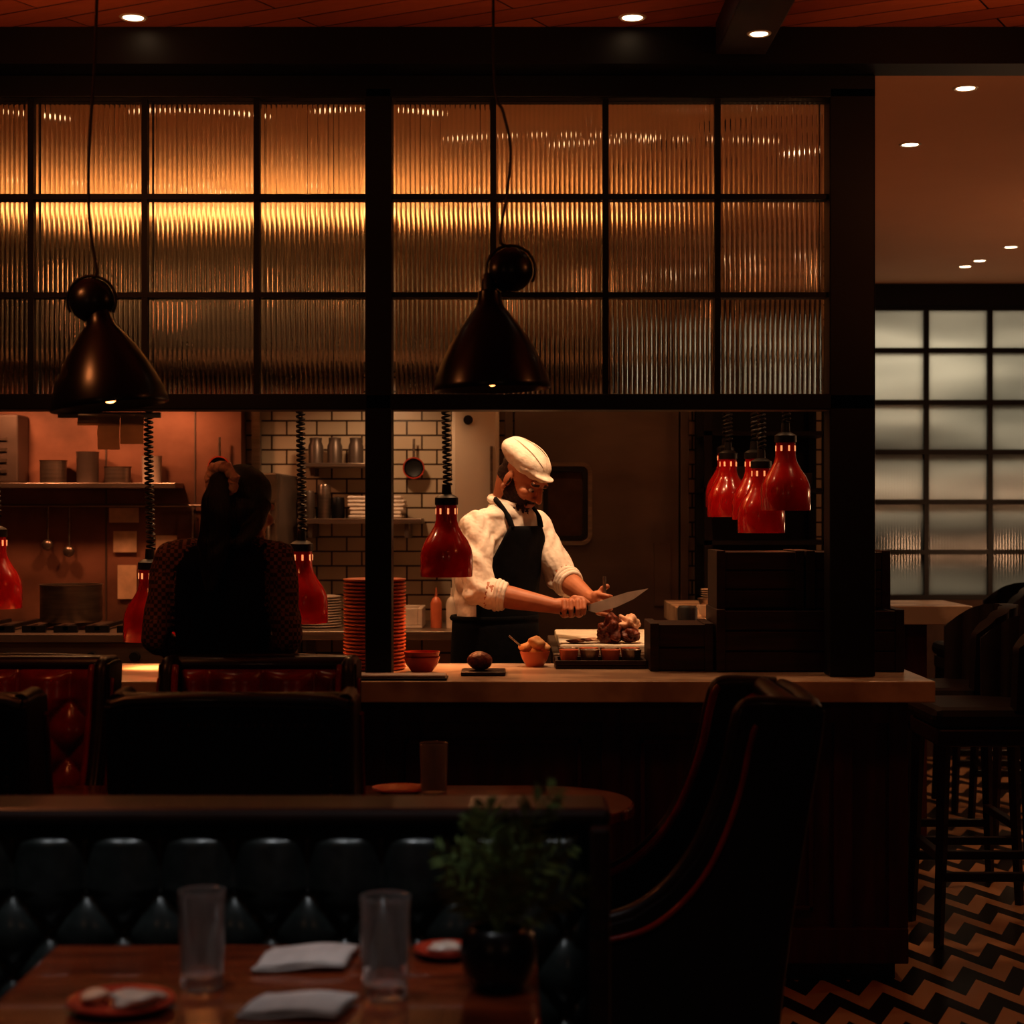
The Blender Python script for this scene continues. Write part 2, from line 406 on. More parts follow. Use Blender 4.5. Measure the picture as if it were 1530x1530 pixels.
sh = G('wall_shelf')
multibox('boards', [(-1.0,-.42,8.08,8.38,1.395,1.42),(-1.0,-.62,8.14,8.38,1.66,1.68)], steel, sh, bevel=.003)
multibox('brackets', [(x,x+.02,8.1,8.38,1.33,1.395) for x in (-.95,-.5)]+[(x,x+.02,8.2,8.38,1.62,1.66) for x in (-.95,-.66)], steel_dark, sh)
lin = G('folded_linens')
bb=[]
for i in range(6): bb.append((-.76+random.uniform(-.01,.01),-.50+random.uniform(-.02,.02),8.12,8.32,1.421+.018*i,1.436+.018*i))
multibox('stack', bb, cloth_white, lin, bevel=.006)
jars = G('storage_tins')
for i,(x,hh,mm) in enumerate(((-.96,.12,steel_dark),(-.885,.15,steel),(-.82,.09,black_plastic))):
    lathe('tin', [(0,0),(.030,0),(.031,.005),(.031,hh),(.028,hh+.008),(0,hh+.01)], mm, (x,8.2,1.421), jars, 20)
jars = G('storage_jars')
for i,x in enumerate((-.93,-.84,-.74)):
    lathe('jar', [(0,0),(.035,0),(.036,.08),(.028,.10),(.03,.12),(0,.125)], steel_dark, (x,8.25,1.681), jars, 20)
pr = G('prep_table')
box('top', -1.0,-.1,7.6,8.35,.89,.93, steel, pr, bevel=.004)
multibox('legs', [(x,x+.04,y,y+.04,0,.89) for x in (-.98,-.16) for y in (7.64,8.28)], steel, pr)
box('undershelf', -1.0,-.1,7.64,8.32,.3,.33, steel, pr)
tr = G('gastro_tray')
multibox('tray', [(-.72,-.40,7.75,8.05,.931,.945),(-.72,-.70,7.75,8.05,.945,1.02),(-.42,-.40,7.75,8.05,.945,1.02),(-.70,-.42,7.75,7.77,.945,1.02),(-.70,-.42,8.03,8.05,.945,1.02)], ceramic, tr, bevel=.003)
tr = G('plate_pile')
lathe('plates', sum([[(.09,.012*i),(.11,.012*i+.006),(.11,.012*i+.009),(.092,.012*i+.0115)] for i in range(12)],[(0,0)])+[(0,.14)], ceramic, (-.88,7.85,.931), tr)
tr = G('squeeze_bottle')
for i,x in enumerate((-.34,-.27)):
    lathe('bottle', [(0,0),(.025,0),(.026,.11),(.018,.13),(.006,.14),(.003,.18),(0,.18)], (terracotta,ceramic)[i], (x,7.8,.931), tr, 20)
for x in (-1.37,-.47):
    q = G('hanging_frying_pan', (x, 8.34 if x>-1 else 8.16, 1.66))
    lathe('pan', [(0,0),(.035,0),(.045,.012),(.05,.03),(.047,.03),(.04,.016),(0,.006)], black_plastic, parent=q, rot=(pi/2,0,0))
    lathe('rim', [(.046,.0),(.052,.0),(.052,.012),(.046,.012)], red_glaze, (0,-.02,0), q, rot=(pi/2,0,0))
    tube('handle', [(0,-.01,.05),(0,-.01,.14)], .006, steel, q)
fz = G('wall_fridge')
box('body', -.275,-.06,7.95,8.38,1.02,2.02, white_enamel, fz, bevel=.012)
box('door', -.265,-.07,7.93,7.95,1.05,1.98, white_enamel, fz, bevel=.006)
box('handle', -.10,-.088,7.90,7.93,1.45,1.75, steel, fz, bevel=.003)
lathe('thermometer', [(0,.01),(.02,.01),(.022,0)], black_plastic, (-.2,7.93,1.87), fz, 20, rot=(pi/2,0,0))
multibox('wall_bracket', [(-.22,-.2,8.3,8.4,.93,1.02),(-.12,-.10,8.3,8.4,.93,1.02)], steel, fz)

d = G('door_1')
box('leaf', .01,.80,8.33,8.38,.0,2.1, steel_dark, d, bevel=.004)
multibox('frame', [(-.035,.005,8.31,8.40,0,2.14),(.805,.845,8.31,8.40,0,2.14),(-.035,.845,8.31,8.40,2.105,2.15)], steel_dark, d, bevel=.004)
def rrect(w,hh,r,n=6):
    out=[]
    for cx,cz,a0 in ((w-r,hh-r,0),(-w+r,hh-r,90),(-w+r,-hh+r,180),(w-r,-hh+r,270)):
        for i in range(n+1):
            a=math.radians(a0+90*i/n); out.append((cx+r*math.cos(a),cz+r*math.sin(a)))
    return out
def ring(name, w,hh,r,t,y0,y1,cx,cz,mat,parent):
    A=rrect(w,hh,r); B=rrect(w-t,hh-t,max(r-t,.01)); n=len(A)
    vs=[(cx+a,y0,cz+b) for a,b in A]+[(cx+a,y0,cz+b) for a,b in B]+[(cx+a,y1,cz+b) for a,b in A]+[(cx+a,y1,cz+b) for a,b in B]
    fs=[]
    for i in range(n):
        j=(i+1)%n
        fs += [(i,j,n+j,n+i),(2*n+i,2*n+j,3*n+j,3*n+i),(i,j,2*n+j,2*n+i),(n+i,n+j,3*n+j,3*n+i)]
    return obj(name,vs,fs,mat,parent)
ring('window_gasket', .105,.175,.04,.022,8.305,8.335,.255,1.49,black_plastic,d)
ring('window_trim', .128,.198,.05,.020,8.312,8.335,.255,1.49,steel,d)
A=rrect(.085,.155,.03)
obj('window_glass', [(.255+a,8.326,1.49+b) for a,b in A], [tuple(range(len(A)))], M('dark_window',(.10,.06,.04),.08), d)
box('push_plate', .68,.76,8.32,8.33,1.0,1.3, steel_dark, d)

rk = G('shelving_rack')
multibox('posts', [(x,x+.035,y,y+.035,0,2.3) for x in (.88,1.42) for y in (8.32,7.95)]+[(.88,1.455,8.36,8.38,0,2.3)], black_plastic, rk)
multibox('shelves', [(.88,1.455,7.95,8.36,z,z+.02) for z in (1.06,1.30,1.54,1.80,2.05)], black_plastic, rk)
multibox('pans_on_rack', [(.93,1.12,8.0,8.3,1.081,1.2),(1.17,1.38,8.0,8.3,1.081,1.17),(.95,1.2,8.0,8.3,1.561,1.66),(1.24,1.38,8.0,8.3,1.561,1.63)], hood_steel, rk, bevel=.004)
box('steel_pillar', 1.48,1.52,7.96,8.02,0,2.8, splash_steel)

cb = G('carving_bench')
box('top', .14,.685,5.95,6.85,.93,.965, steel, cb, bevel=.003)
multibox('legs', [(x,x+.04,y,y+.04,0,.93) for x in (.15,.64) for y in (5.96,6.80)], steel, cb)
box('cutting_board', .165,.56,5.97,6.75,.9655,.995, board_m, cb, bevel=.006)
ms = G('roast_joint', (.345,6.03,.996))
blob('joint', (0,0,.048), (.036,.045,.052), meat_m, ms, .26, 3, zmin=-.047, freq=5)
blob('rib_meat', (-.02,.01,.03), (.03,.04,.03), meat_m, ms, .25, 13, zmin=-.029, freq=5)
blob('fat_cap', (.06,.03,.062), (.038,.04,.035), fat_m, ms, .25, 5, freq=5)
blob('cut_end', (.065,.0,.028), (.035,.035,.028), meat_m, ms, .2, 8, zmin=-.027, freq=5)
sl = G('carved_slices')
for i in range(4):
    blob('slice', (.215+.022*i,6.03+.01*(i%2),1.003+.002*i), (.026,.032,.006), (meat_m,fat_m)[i%2], sl, .15, 40+i, 3)

def bowl(name, loc, r, hgt, mat, n=1):
    q=G(name,loc)
    for i in range(n):
        z=i*hgt*.35
        lathe('bowl', [(0,z),(r*.55,z),(r*.6,z+.004),(r*.85,z+hgt*.5),(r,z+hgt),(r*.95,z+hgt),(r*.8,z+hgt*.5),(r*.5,z+.012),(0,z+.01)], mat, parent=q, seg=28, smooth=50)
    return q
pk = G('plate_stack', (-.442,5.60,.945))
prof=[(0,0)]
for i in range(25):
    z=i*.0117
    prof += [(.088,z),(.094,z+.001),(.101,z+.006),(.101,z+.0095),(.090,z+.0112)]
prof += [(.07,25*.0117),(0,25*.0117-.004)]
lathe('plates', prof, terracotta, parent=pk, seg=48, smooth=30)
mn = G('folded_menu_cloth')
box('cloth_lower', -.47,-.195,5.215,5.315,.9445,.952, dark_leather, mn, bevel=.003)
box('cloth_upper', -.46,-.20,5.222,5.31,.952,.960, napkin_m, mn, bevel=.003)
bowl('terracotta_bowl', (-.285,5.50,.9445), .058,.048, red_glaze, n=2)
tb = G('bread_board')
box('board', -.158,-.02,5.36,5.50,.9445,.957, dark_wood, tb, bevel=.004)
blob('bread_roll', (-.10,5.43,.985), (.041,.036,.029), meat_m, tb, .05, 2, zmin=-.027)
ty = G('condiment_tray')
multibox('tray', [(.14,.435,5.60,5.78,.9445,.956),(.14,.435,5.60,5.61,.956,.972),(.14,.435,5.77,5.78,.956,.972),(.14,.15,5.61,5.77,.956,.972),(.425,.435,5.61,5.77,.956,.972)], crate_wood, ty, bevel=.003)
for i in range(4):
    for j in range(2):
        x=.185+.068*i; y=5.655+.075*j
        lathe('ramekin', [(0,0),(.024,0),(.032,.046),(.029,.046),(.022,.036),(0,.036)], (terracotta,steel)[(i+j)%2], (x,y,.957), ty, 24)
        lathe('sauce', [(0,.0385),(.024,.038)], (fat_m,bread_m,ceramic,red_glaze)[(i+j)%4], (x,y,.957), ty, 20)
bw = bowl('bread_bowl', (.075,5.70,.9445), .050,.05, terracotta)
for i,(dx,dy,dz) in enumerate(((0,0,.045),(.022,.01,.06),(-.020,.008,.06),(.005,-.012,.078))):
    blob('bread_piece', (dx,dy,dz), (.027,.023,.020), bread_m, bw, .2, i+10, 3)
tube('serving_spoon', [(-.01,0,.03),(-.05,0,.07),(-.085,.0,.10)], .003, steel, bw)

cr = G('wooden_crates')
def crate(x0,x1,y0,y1,z0,z1):
    n=max(2,int((z1-z0)/.055)); hgt=(z1-z0)/n
    L=[(x0+.01,x1-.01,y0+.01,y1-.01,z0,z1-.01)]
    for i in range(n): L += [(x0,x1,y0,y1,z0+i*hgt+.003,z0+(i+1)*hgt-.003)]
    for x in (x0,x1-.02): L.append((x-.004,x+.024,y0-.006,y1+.006,z0,z1+.002))
    multibox('crate', L, crate_wood, cr, bevel=.002)
crate(.65,1.235,5.50,5.79,.945,1.14); crate(.442,.635,5.52,5.76,.945,1.095)
crate(.655,.925,5.54,5.78,1.142,1.325); crate(.94,1.20,5.54,5.78,1.142,1.325)

bowl('steel_bowl', (.80,6.85,1.051), .07,.06, steel); bowl('red_cup', (.78,6.40,1.051), .035,.05, red_glaze)
bowl('sauce_pot', (.93,6.6,1.051), .05,.07, ceramic); bowl('steel_bowl', (.745,6.62,1.051), .04,.045, ceramic)
q=G('small_plates',(.86,7.25,1.051)); lathe('plates', [(0,0)]+sum([[(.06,.009*i),(.075,.009*i+.006)] for i in range(9)],[])+[(0,.08)], ceramic, parent=q)
q=G('dark_canister',(.625,6.2,.966)); lathe('can',[(0,0),(.035,0),(.036,.14),(.03,.15),(0,.15)], black_plastic, parent=q)

tk = G('order_tickets')
box('ticket_rail', -1.42,-1.10,5.44,5.455,1.745,1.762, steel, tk)
for (x0,x1,z0) in ((-1.355,-1.29,1.72),(-1.293,-1.225,1.645),(-1.222,-1.15,1.662)):
    vs=[];n=6
    for i in range(n+1):
        z=1.757+(z0-1.757)*i/n; y=5.437-.012*math.sin(i/n*2.2)*random.uniform(.6,1.3)
        vs += [(x0,y,z),(x1,y+.004,z)]
    obj('ticket', vs, [(2*i,2*i+1,2*i+3,2*i+2) for i in range(n)], paper, tk, smooth=180)

# ------------------------------------------------------------------ heat lamps
def heat_lamp(x,y,z,power=3.0):
    q=G('heat_lamp',(x,y,z))
    lathe('shade', [(.079,.012),(.084,.0),(.085,.002),(.085,.070),(.081,.092),(.070,.117),(.054,.140),(.040,.165),(.035,.185),(.034,.235),(.032,.235),(.033,.185),(.05,.14),(.078,.09),(.081,.01),(.079,.012)], red_enamel, parent=q, seg=40, smooth=40)
    lathe('cap', [(.0,.268),(.018,.268),(.03,.262),(.038,.256),(.038,.234),(.034,.232),(0,.232)], black_plastic, parent=q, seg=28)
    lathe('socket', [(0,.30),(.014,.30),(.016,.268)], black_plastic, parent=q, seg=16)
    sl=[]
    for k in range(8):
        a=2*pi*k/8+.2; cx,cy=.0335*math.cos(a),.0335*math.sin(a); sl.append((cx-.003,cx+.003,cy-.003,cy+.003,.203,.222))
    multibox('vent_slots', sl, bulb_slot, q)
    blob('bulb', (0,0,.07), (.035,.035,.045), bulb_m, q, 0, 0, 3)
    pts=[]; z1=min(2.02-z, .98); n=int((z1-.30)/.0155)
    for i in range(n*9+1):
        a=2*pi*i/9; zz=.30+(z1-.30)*i/(n*9)
        pts.append((.0125*math.cos(a)+.004*math.sin(zz*7), .0125*math.sin(a), zz))
    tube('coil_cord', pts, .0042, cord_m, q, seg=5)
    tube('ceiling_cord', [(0,0,z1),(0,0,2.8-z)], .004, cord_m, q, seg=6)
    lathe('ceiling_rose',[(0,2.8-z),(.04,2.8-z),(.035,2.77-z),(0,2.765-z)], black_plastic, parent=q, seg=20)
    spot('lamp_light', (0,0,.02), power, (1,.36,.12), 120, .03, (0,0,-1), q)
for a in ((-.213,5.66,1.24),(-.684,5.66,1.09),(-1.178,5.66,1.03),(-1.68,5.66,1.137)): heat_lamp(*a, power=6)
for a in ((.937,5.96,1.455),(.895,6.25,1.375),(.925,6.65,1.42),(.87,7.0,1.43),(.92,7.5,1.47)): heat_lamp(*a, power=1.6)

# ------------------------------------------------------------------ pendant lamps (dining)
def pendant(x,y,z,bx,bz,cord,tilt):
    q=G('pendant_lamp',(x,y,z))
    lathe('shade', [(.138,.004),(.147,-.004),(.149,.0),(.146,.012),(.140,.035),(.128,.065),(.108,.105),(.083,.145),(.057,.18),(.036,.205),(.030,.225),(.028,.245),(.012,.252),(.010,.246),(.025,.22),(.033,.203),(.053,.178),(.079,.143),(.104,.103),(.124,.063),(.136,.033),(.138,.004)], pend_enamel, parent=q, seg=48, smooth=50, rot=(0,tilt,0))
    blob('bulb',(0,0,.045),(.03,.03,.04),bulb_m,q,0,0,3)
    lathe('collar',[(0,.29),(.012,.29),(.02,.27),(.02,.245),(0,.245)],black_plastic,parent=q,seg=16,rot=(0,tilt,0))
    dx=bx-x; dz=bz-z
    lathe('counterweight_pulley',[(0,-.04),(.03,-.036),(.05,-.020),(.056,-.008),(.047,0),(.056,.008),(.05,.020),(.03,.036),(0,.04)],pend_enamel,(dx,0,dz),q,32,rot=(pi/2,0,.25),smooth=60)
    ringp=[(dx+.062*math.cos(a),.0,dz+.062*math.sin(a)) for a in [i*pi/12 for i in range(-2,15)]]
    tube('pulley_bracket',ringp,.004,black_plastic,q,6)
    tube('stem',[(math.sin(tilt)*.28,0,.28),(dx*.8,0,dz-.055)],.009,black_plastic,q,8)
    P=[(dx,0,dz+.06)]+[(cx-x,0,cz-z) for cx,cz in cord]
    tube('cord',spline(P,8),.0042,cord_m,q,6)
    lathe('ceiling_rose',[(0,0),(.05,0),(.045,-.03),(0,-.035)],black_plastic,(cord[-1][0]-x,0,2.9-z),q,24)
    spot('lamp_light',(0,0,.03),2.0,(1,.42,.16),130,.03,(0,0,-1),q)
pendant(-.050,4.4,1.763,-.003,2.062,[(-.03,2.14),(-.012,2.26),(-.004,2.37),(-.022,2.46),(-.045,2.54),(-.047,2.9)],-.03)
pendant(-1.017,4.4,1.72,-1.063,1.985,[(-1.05,2.06),(-1.068,2.18),(-1.07,2.35),(-1.055,2.6),(-1.045,2.9)],-.12)

# ------------------------------------------------------------------ downlights
def downlight(x,y,z,r,power,ang=110,col=(1,.6,.32),lens=None):
    q=G('downlight',(x,y,z))
    lathe('trim_ring',[(r*.8,-.001),(r,-.004),(r*1.15,-.001),(r*1.15,.0)],white_enamel,parent=q,seg=28)
    lathe('lens',[(0,-.0025),(r*.82,-.002)],lens or dl_m,parent=q,seg=24)
    if power: spot('light',(0,0,-.02),power,col,ang,.03,(0,0,-1),q)
downlight(-1.11,5.10,2.9,.036,1.5,70); downlight(.353,5.10,2.9,.036,1.5,70)
downlight(.70,4.93,2.806,.03,0)
for (x,y) in ((1.444,5.54),(1.462,6.39)): downlight(x,y,2.8,.036,9)
for (x,y) in ((2.54,8.86),(2.51,9.34),(2.49,9.56),(3.2,7.0),(2.9,6.0)): downlight(x,y,2.8,.036,7)
for (x,y,pw) in ((-1.75,5.85,20),(-1.05,5.85,20),(-.45,5.83,12),(.15,6.22,26),(.55,6.30,10)): downlight(x,y,2.8,.045,pw,120,(1,.55,.28),dlk_m)
for (x,y,pw) in ((-1.9,7.1,30),(-.7,7.2,40),(.3,7.6,12)): downlight(x,y,2.8,.045,pw,125,(1,.52,.24),dlk_m)

for x in (-2.4,-1.6,-.9,-.3): spot('kitchen_ceiling_fill', (x,7.36,2.16), 21, (1,.50,.20), 138, .02, (x,7.33,2.8), blend=1)  # added upward fills, no fixture on the hood; brighten the kitchen ceiling
area('hood_top_fill', (-1.66,7.85,2.68), 2.9,.12, 15, (1,.55,.26), (-1.66,7.85,2.8))  # added fill hidden on the hood top, lights the ceiling above it
for x in (-2.3,-1.7): spot('hood_work_light', (x,7.66,2.08), 15, (1,.42,.20), 140, .05, (x,8.1,.9))
spot('tile_fill', (-.6,7.7,2.08), 12, (1,.6,.34), 120, .05, (-.6,8.2,1.2))  # added spot without a fixture, brightens the tiled wall
spot('carving_spot', (.32,5.72,2.74), 84, (1,.62,.36), 44, .05, (.13,6.15,1.2))
for x,pw in ((-1.3,34),(-.55,40),(.1,24)):
    spot('booth_light', (x,2.35,2.86), pw, (.95,.98,1), 42, .06, (x,3.02,.72), blend=.5)
for x in (-1.3,.0,1.3): spot('wood_ceiling_fill', (x,4.55,2.3), 4.5, (1,.42,.18), 140, .03, (x,4.9,2.9), blend=1)  # added upward spots with no fixture, lift the wood ceiling
point('dining_fill', (-1.4,3.9,2.35), 9, (1,.32,.10), .08)  # added out-of-frame fill pair, no fixture; brings up the red chair leather
point('dining_fill', (1.6,4.0,2.4), 7, (1,.32,.10), .08)
for x in (-1.5,1.3): point('rear_fill', (x,-.6,2.1), 5, (1,.55,.3), .10)  # added fills behind the camera, for front surfaces and glints on glass
point('corridor_fill', (3.3,7.6,1.6), 20, (1,.50,.25), .1)  # added fill pair standing in for bounced light on the corridor ceiling
point('corridor_fill', (2.9,9.4,1.2), 7, (1,.55,.3), .1)

# ------------------------------------------------------------------ tufted surface
def tuft(s,t,a,A,pleat_t=None):
    if pleat_t is not None and t>pleat_t:
        return A*(abs(math.sin(pi*s/a))**.5)
    u=abs(math.sin(pi*(s/a+ (t-(pleat_t or 0))/a*.9))); v=abs(math.sin(pi*(s/a-(t-(pleat_t or 0))/a*.9)))
    return A*(u*v)**.42

b = G('tufted_booth')
vs=[];fs=[];NX=420;NZ=90
X0,X1=-2.3,.135; Z0,Z1=.44,.895
for i in range(NX+1):
    for j in range(NZ+1):
        x=X0+(X1-X0)*i/NX; z=Z0+(Z1-Z0)*j/NZ
        hgt=tuft(x-.03,z,.131,.036,.775)
        e=min(1,min((x-X0),(X1-x),(Z1-z))/.03); e=max(e,0)**.5
        vs.append((x,3.12-hgt*e-.02*e,z))
for i in range(NX):
    for j in range(NZ):
        a=i*(NZ+1)+j; fs.append((a,a+NZ+1,a+NZ+2,a+1))
obj('tufted_back', vs, fs, green_leather, b, smooth=180)
btn=[]
for rr in range(4):
    z=.775-rr*.131/.9/2
    for k in range(-20,4):
        x=.03+.131*(k+(.5 if rr%2 else 0))
        if X0+.04<x<X1-.03 and z>Z0: btn.append((x,z))
vs=[];fs=[]
for (x,z) in btn:
    o=len(vs); vs.append((x,3.088,z))
    for k in range(8): vs.append((x+.009*math.cos(k*pi/4),3.098,z+.009*math.sin(k*pi/4)))
    for k in range(8): fs.append((o,o+1+k,o+1+(k+1)%8))
obj('buttons', vs, fs, green_leather, b, smooth=180)
box('back_shell', -2.3,.16,3.12,3.2,.02,.90, dark_wood, b)
box('top_rail', -2.32,.175,3.06,3.22,.897,.928, dark_wood, b, bevel=.012)
box('end_panel', .135,.172,2.62,3.2,.0,.45, dark_wood, b, bevel=.008)
box('end_post', .135,.172,3.03,3.2,.44,.90, dark_wood, b, bevel=.008)
box('seat_cushion', -2.3,.13,2.62,3.08,.34,.47, green_leather, b, bevel=.03)
box('seat_base', -2.3,.13,2.66,3.12,.0,.34, dark_wood, b)

t = G('dining_table')
box('top', -.74,.04,1.75,2.82,.712,.75, table_wood, t, bevel=.008)
box('apron', -.68,-.02,1.81,2.56,.66,.712, dark_wood, t)
lathe('pedestal', [(0,.66),(.06,.66),(.045,.55),(.04,.3),(.055,.12),(.06,.04)], dark_wood, (-.35,2.2,0), t)
multibox('foot', [(-.65,-.05,2.16,2.24,0,.045),(-.39,-.31,1.9,2.5,0,.045)], dark_wood, t, bevel=.01)
def tumbler(x,y,z,r=.035,hh=.143):
    q=G('glass_tumbler',(x,y,z+.0005))
    lathe('glass', [(0,0),(r*.86,0),(r*.89,.003),(r,hh-.001),(r-.0008,hh),(r-.0022,hh-.001),(r*.82,.022),(r*.5,.018),(0,.017)], glass_m, parent=q, seg=40, smooth=40)
tumbler(-.456,2.56,.75); tumbler(-.183,2.51,.75,.037,.146); tumbler(-.19,4.23,.75,.035,.138)
def napkin(x,y,z,w,l,rot):
    q=G('folded_napkin',(x,y,z),rot)
    for k in range(2):
        vs=[];n=14
        for i in range(n+1):
            for j in range(n+1):
                u=(i/n-.5)*w*(1-.04*k); v=(j/n-.5)*l*(1-.03*k)
                vs.append((u+.003*k+v*.15,v,.003+.007*k+.003*math.sin(u*40+k)+.002*math.sin(v*60+k*2)))
        fs=[(i*(n+1)+j,(i+1)*(n+1)+j,(i+1)*(n+1)+j+1,i*(n+1)+j+1) for i in range(n) for j in range(n)]
        o=obj('fold',vs,fs,napkin_m,q,smooth=180); s=o.modifiers.new('s','SOLIDIFY'); s.thickness=.005; s.offset=1
napkin(-.32,2.70,.751,.14,.12,.06); napkin(-.30,2.44,.751,.14,.10,-.08)
def plate(name,x,y,z,r):
    q=G(name,(x,y,z)); lathe('plate',[(0,0),(r*.6,0),(r,.012),(r*.99,.015),(r*.62,.006),(0,.006)],red_glaze,parent=q,seg=40,smooth=60)
    return q
q=plate('side_plate',-.55,2.45,.7505,.075); blob('garnish',(.02,0,.015),(.035,.028,.012),ceramic,q,.3,21,3); blob('garnish',(-.04,.01,.015),(.02,.02,.01),fat_m,q,.3,22,3)
q=plate('side_plate',-.105,2.74,.7505,.05); blob('garnish',(0,0,.014),(.025,.02,.009),ceramic,q,.3,23,3)
q=plate('side_plate',-.28,4.33,.7505,.07)

q=G('potted_fern',(-.02,2.56,.7505))
lathe('pot',[(0,0),(.035,0),(.05,.02),(.058,.05),(.052,.082),(.042,.09),(.038,.088),(.045,.07),(0,.07)],pend_enamel,parent=q,seg=36,smooth=60)
rnd=random.Random(4); vs=[];fs=[]
tgt=[(-.02,.0,.27),(.03,.03,.22),(.08,.02,.19),(-.06,.04,.20),(.05,-.03,.24),(.0,.05,.20),(.11,.05,.20),(-.08,-.02,.16),(.02,-.05,.18),(.13,0,.15),(-.04,.03,.25),(.085,.02,.29),(-.09,.02,.20),(.05,.0,.16)]
for (dx,dy,dz) in tgt:
    p0=Vector((0,0,.07)); p2=Vector((dx,dy,dz)); p1=Vector((dx*.25,dy*.25,dz*.8)); n=18; prev=None
    for i in range(n+1):
        s=i/n; P=(1-s)**2*p0+2*s*(1-s)*p1+s*s*p2; T=(2*(1-s)*(p1-p0)+2*s*(p2-p1)).normalized()
        side=T.cross(Vector((0,1,.2))).normalized()
        if prev:
            o=len(vs); w_=.0014; vs += [prev[0]-prev[1]*w_,prev[0]+prev[1]*w_,P+side*w_,P-side*w_]; fs.append((o,o+1,o+2,o+3))
        prev=(P,side)
        if i>4:
            for sg in (-1,1):
                ln=.036*math.sin(pi*min(1,(i-2)/(n-1)))+.012
                D=(side*sg+T*.7+Vector((rnd.uniform(-.3,.3),rnd.uniform(-.6,.6),rnd.uniform(-.3,.1)))).normalized()
                W_=T*.0050; o=len(vs)
                vs += [P,P+D*ln*.5+W_,P+D*ln,P+D*ln*.5-W_]; fs.append((o,o+1,o+2,o+3))
obj('fronds',vs,fs,leaf_m,q)

t=G('dining_table')
def stadium(x0,x1,y0,y1,r,z0,z1,name,mat,parent,bev):
    cx,cy=(x0+x1)/2,(y0+y1)/2; A=rrect((x1-x0)/2,(y1-y0)/2,r,12); n=len(A)
    vs=[(cx+a,cy+b_,z0) for a,b_ in A]+[(cx+a,cy+b_,z1) for a,b_ in A]
    fs=[tuple(range(n)),tuple(range(n,2*n))]+[(i,(i+1)%n,n+(i+1)%n,n+i) for i in range(n)]
    return obj(name,vs,fs,mat,parent,bevel=bev)
stadium(-1.75,.295,3.96,4.46,.24,.72,.75,'top',table_wood,t,.006)
for x in (-1.0,-.05):
    lathe('pedestal',[(0,.72),(.10,.72),(.10,.70),(.04,.66),(.035,.3),(.05,.08),(.17,.02),(.17,0)],dark_wood,(x-.05,4.2,0),t)

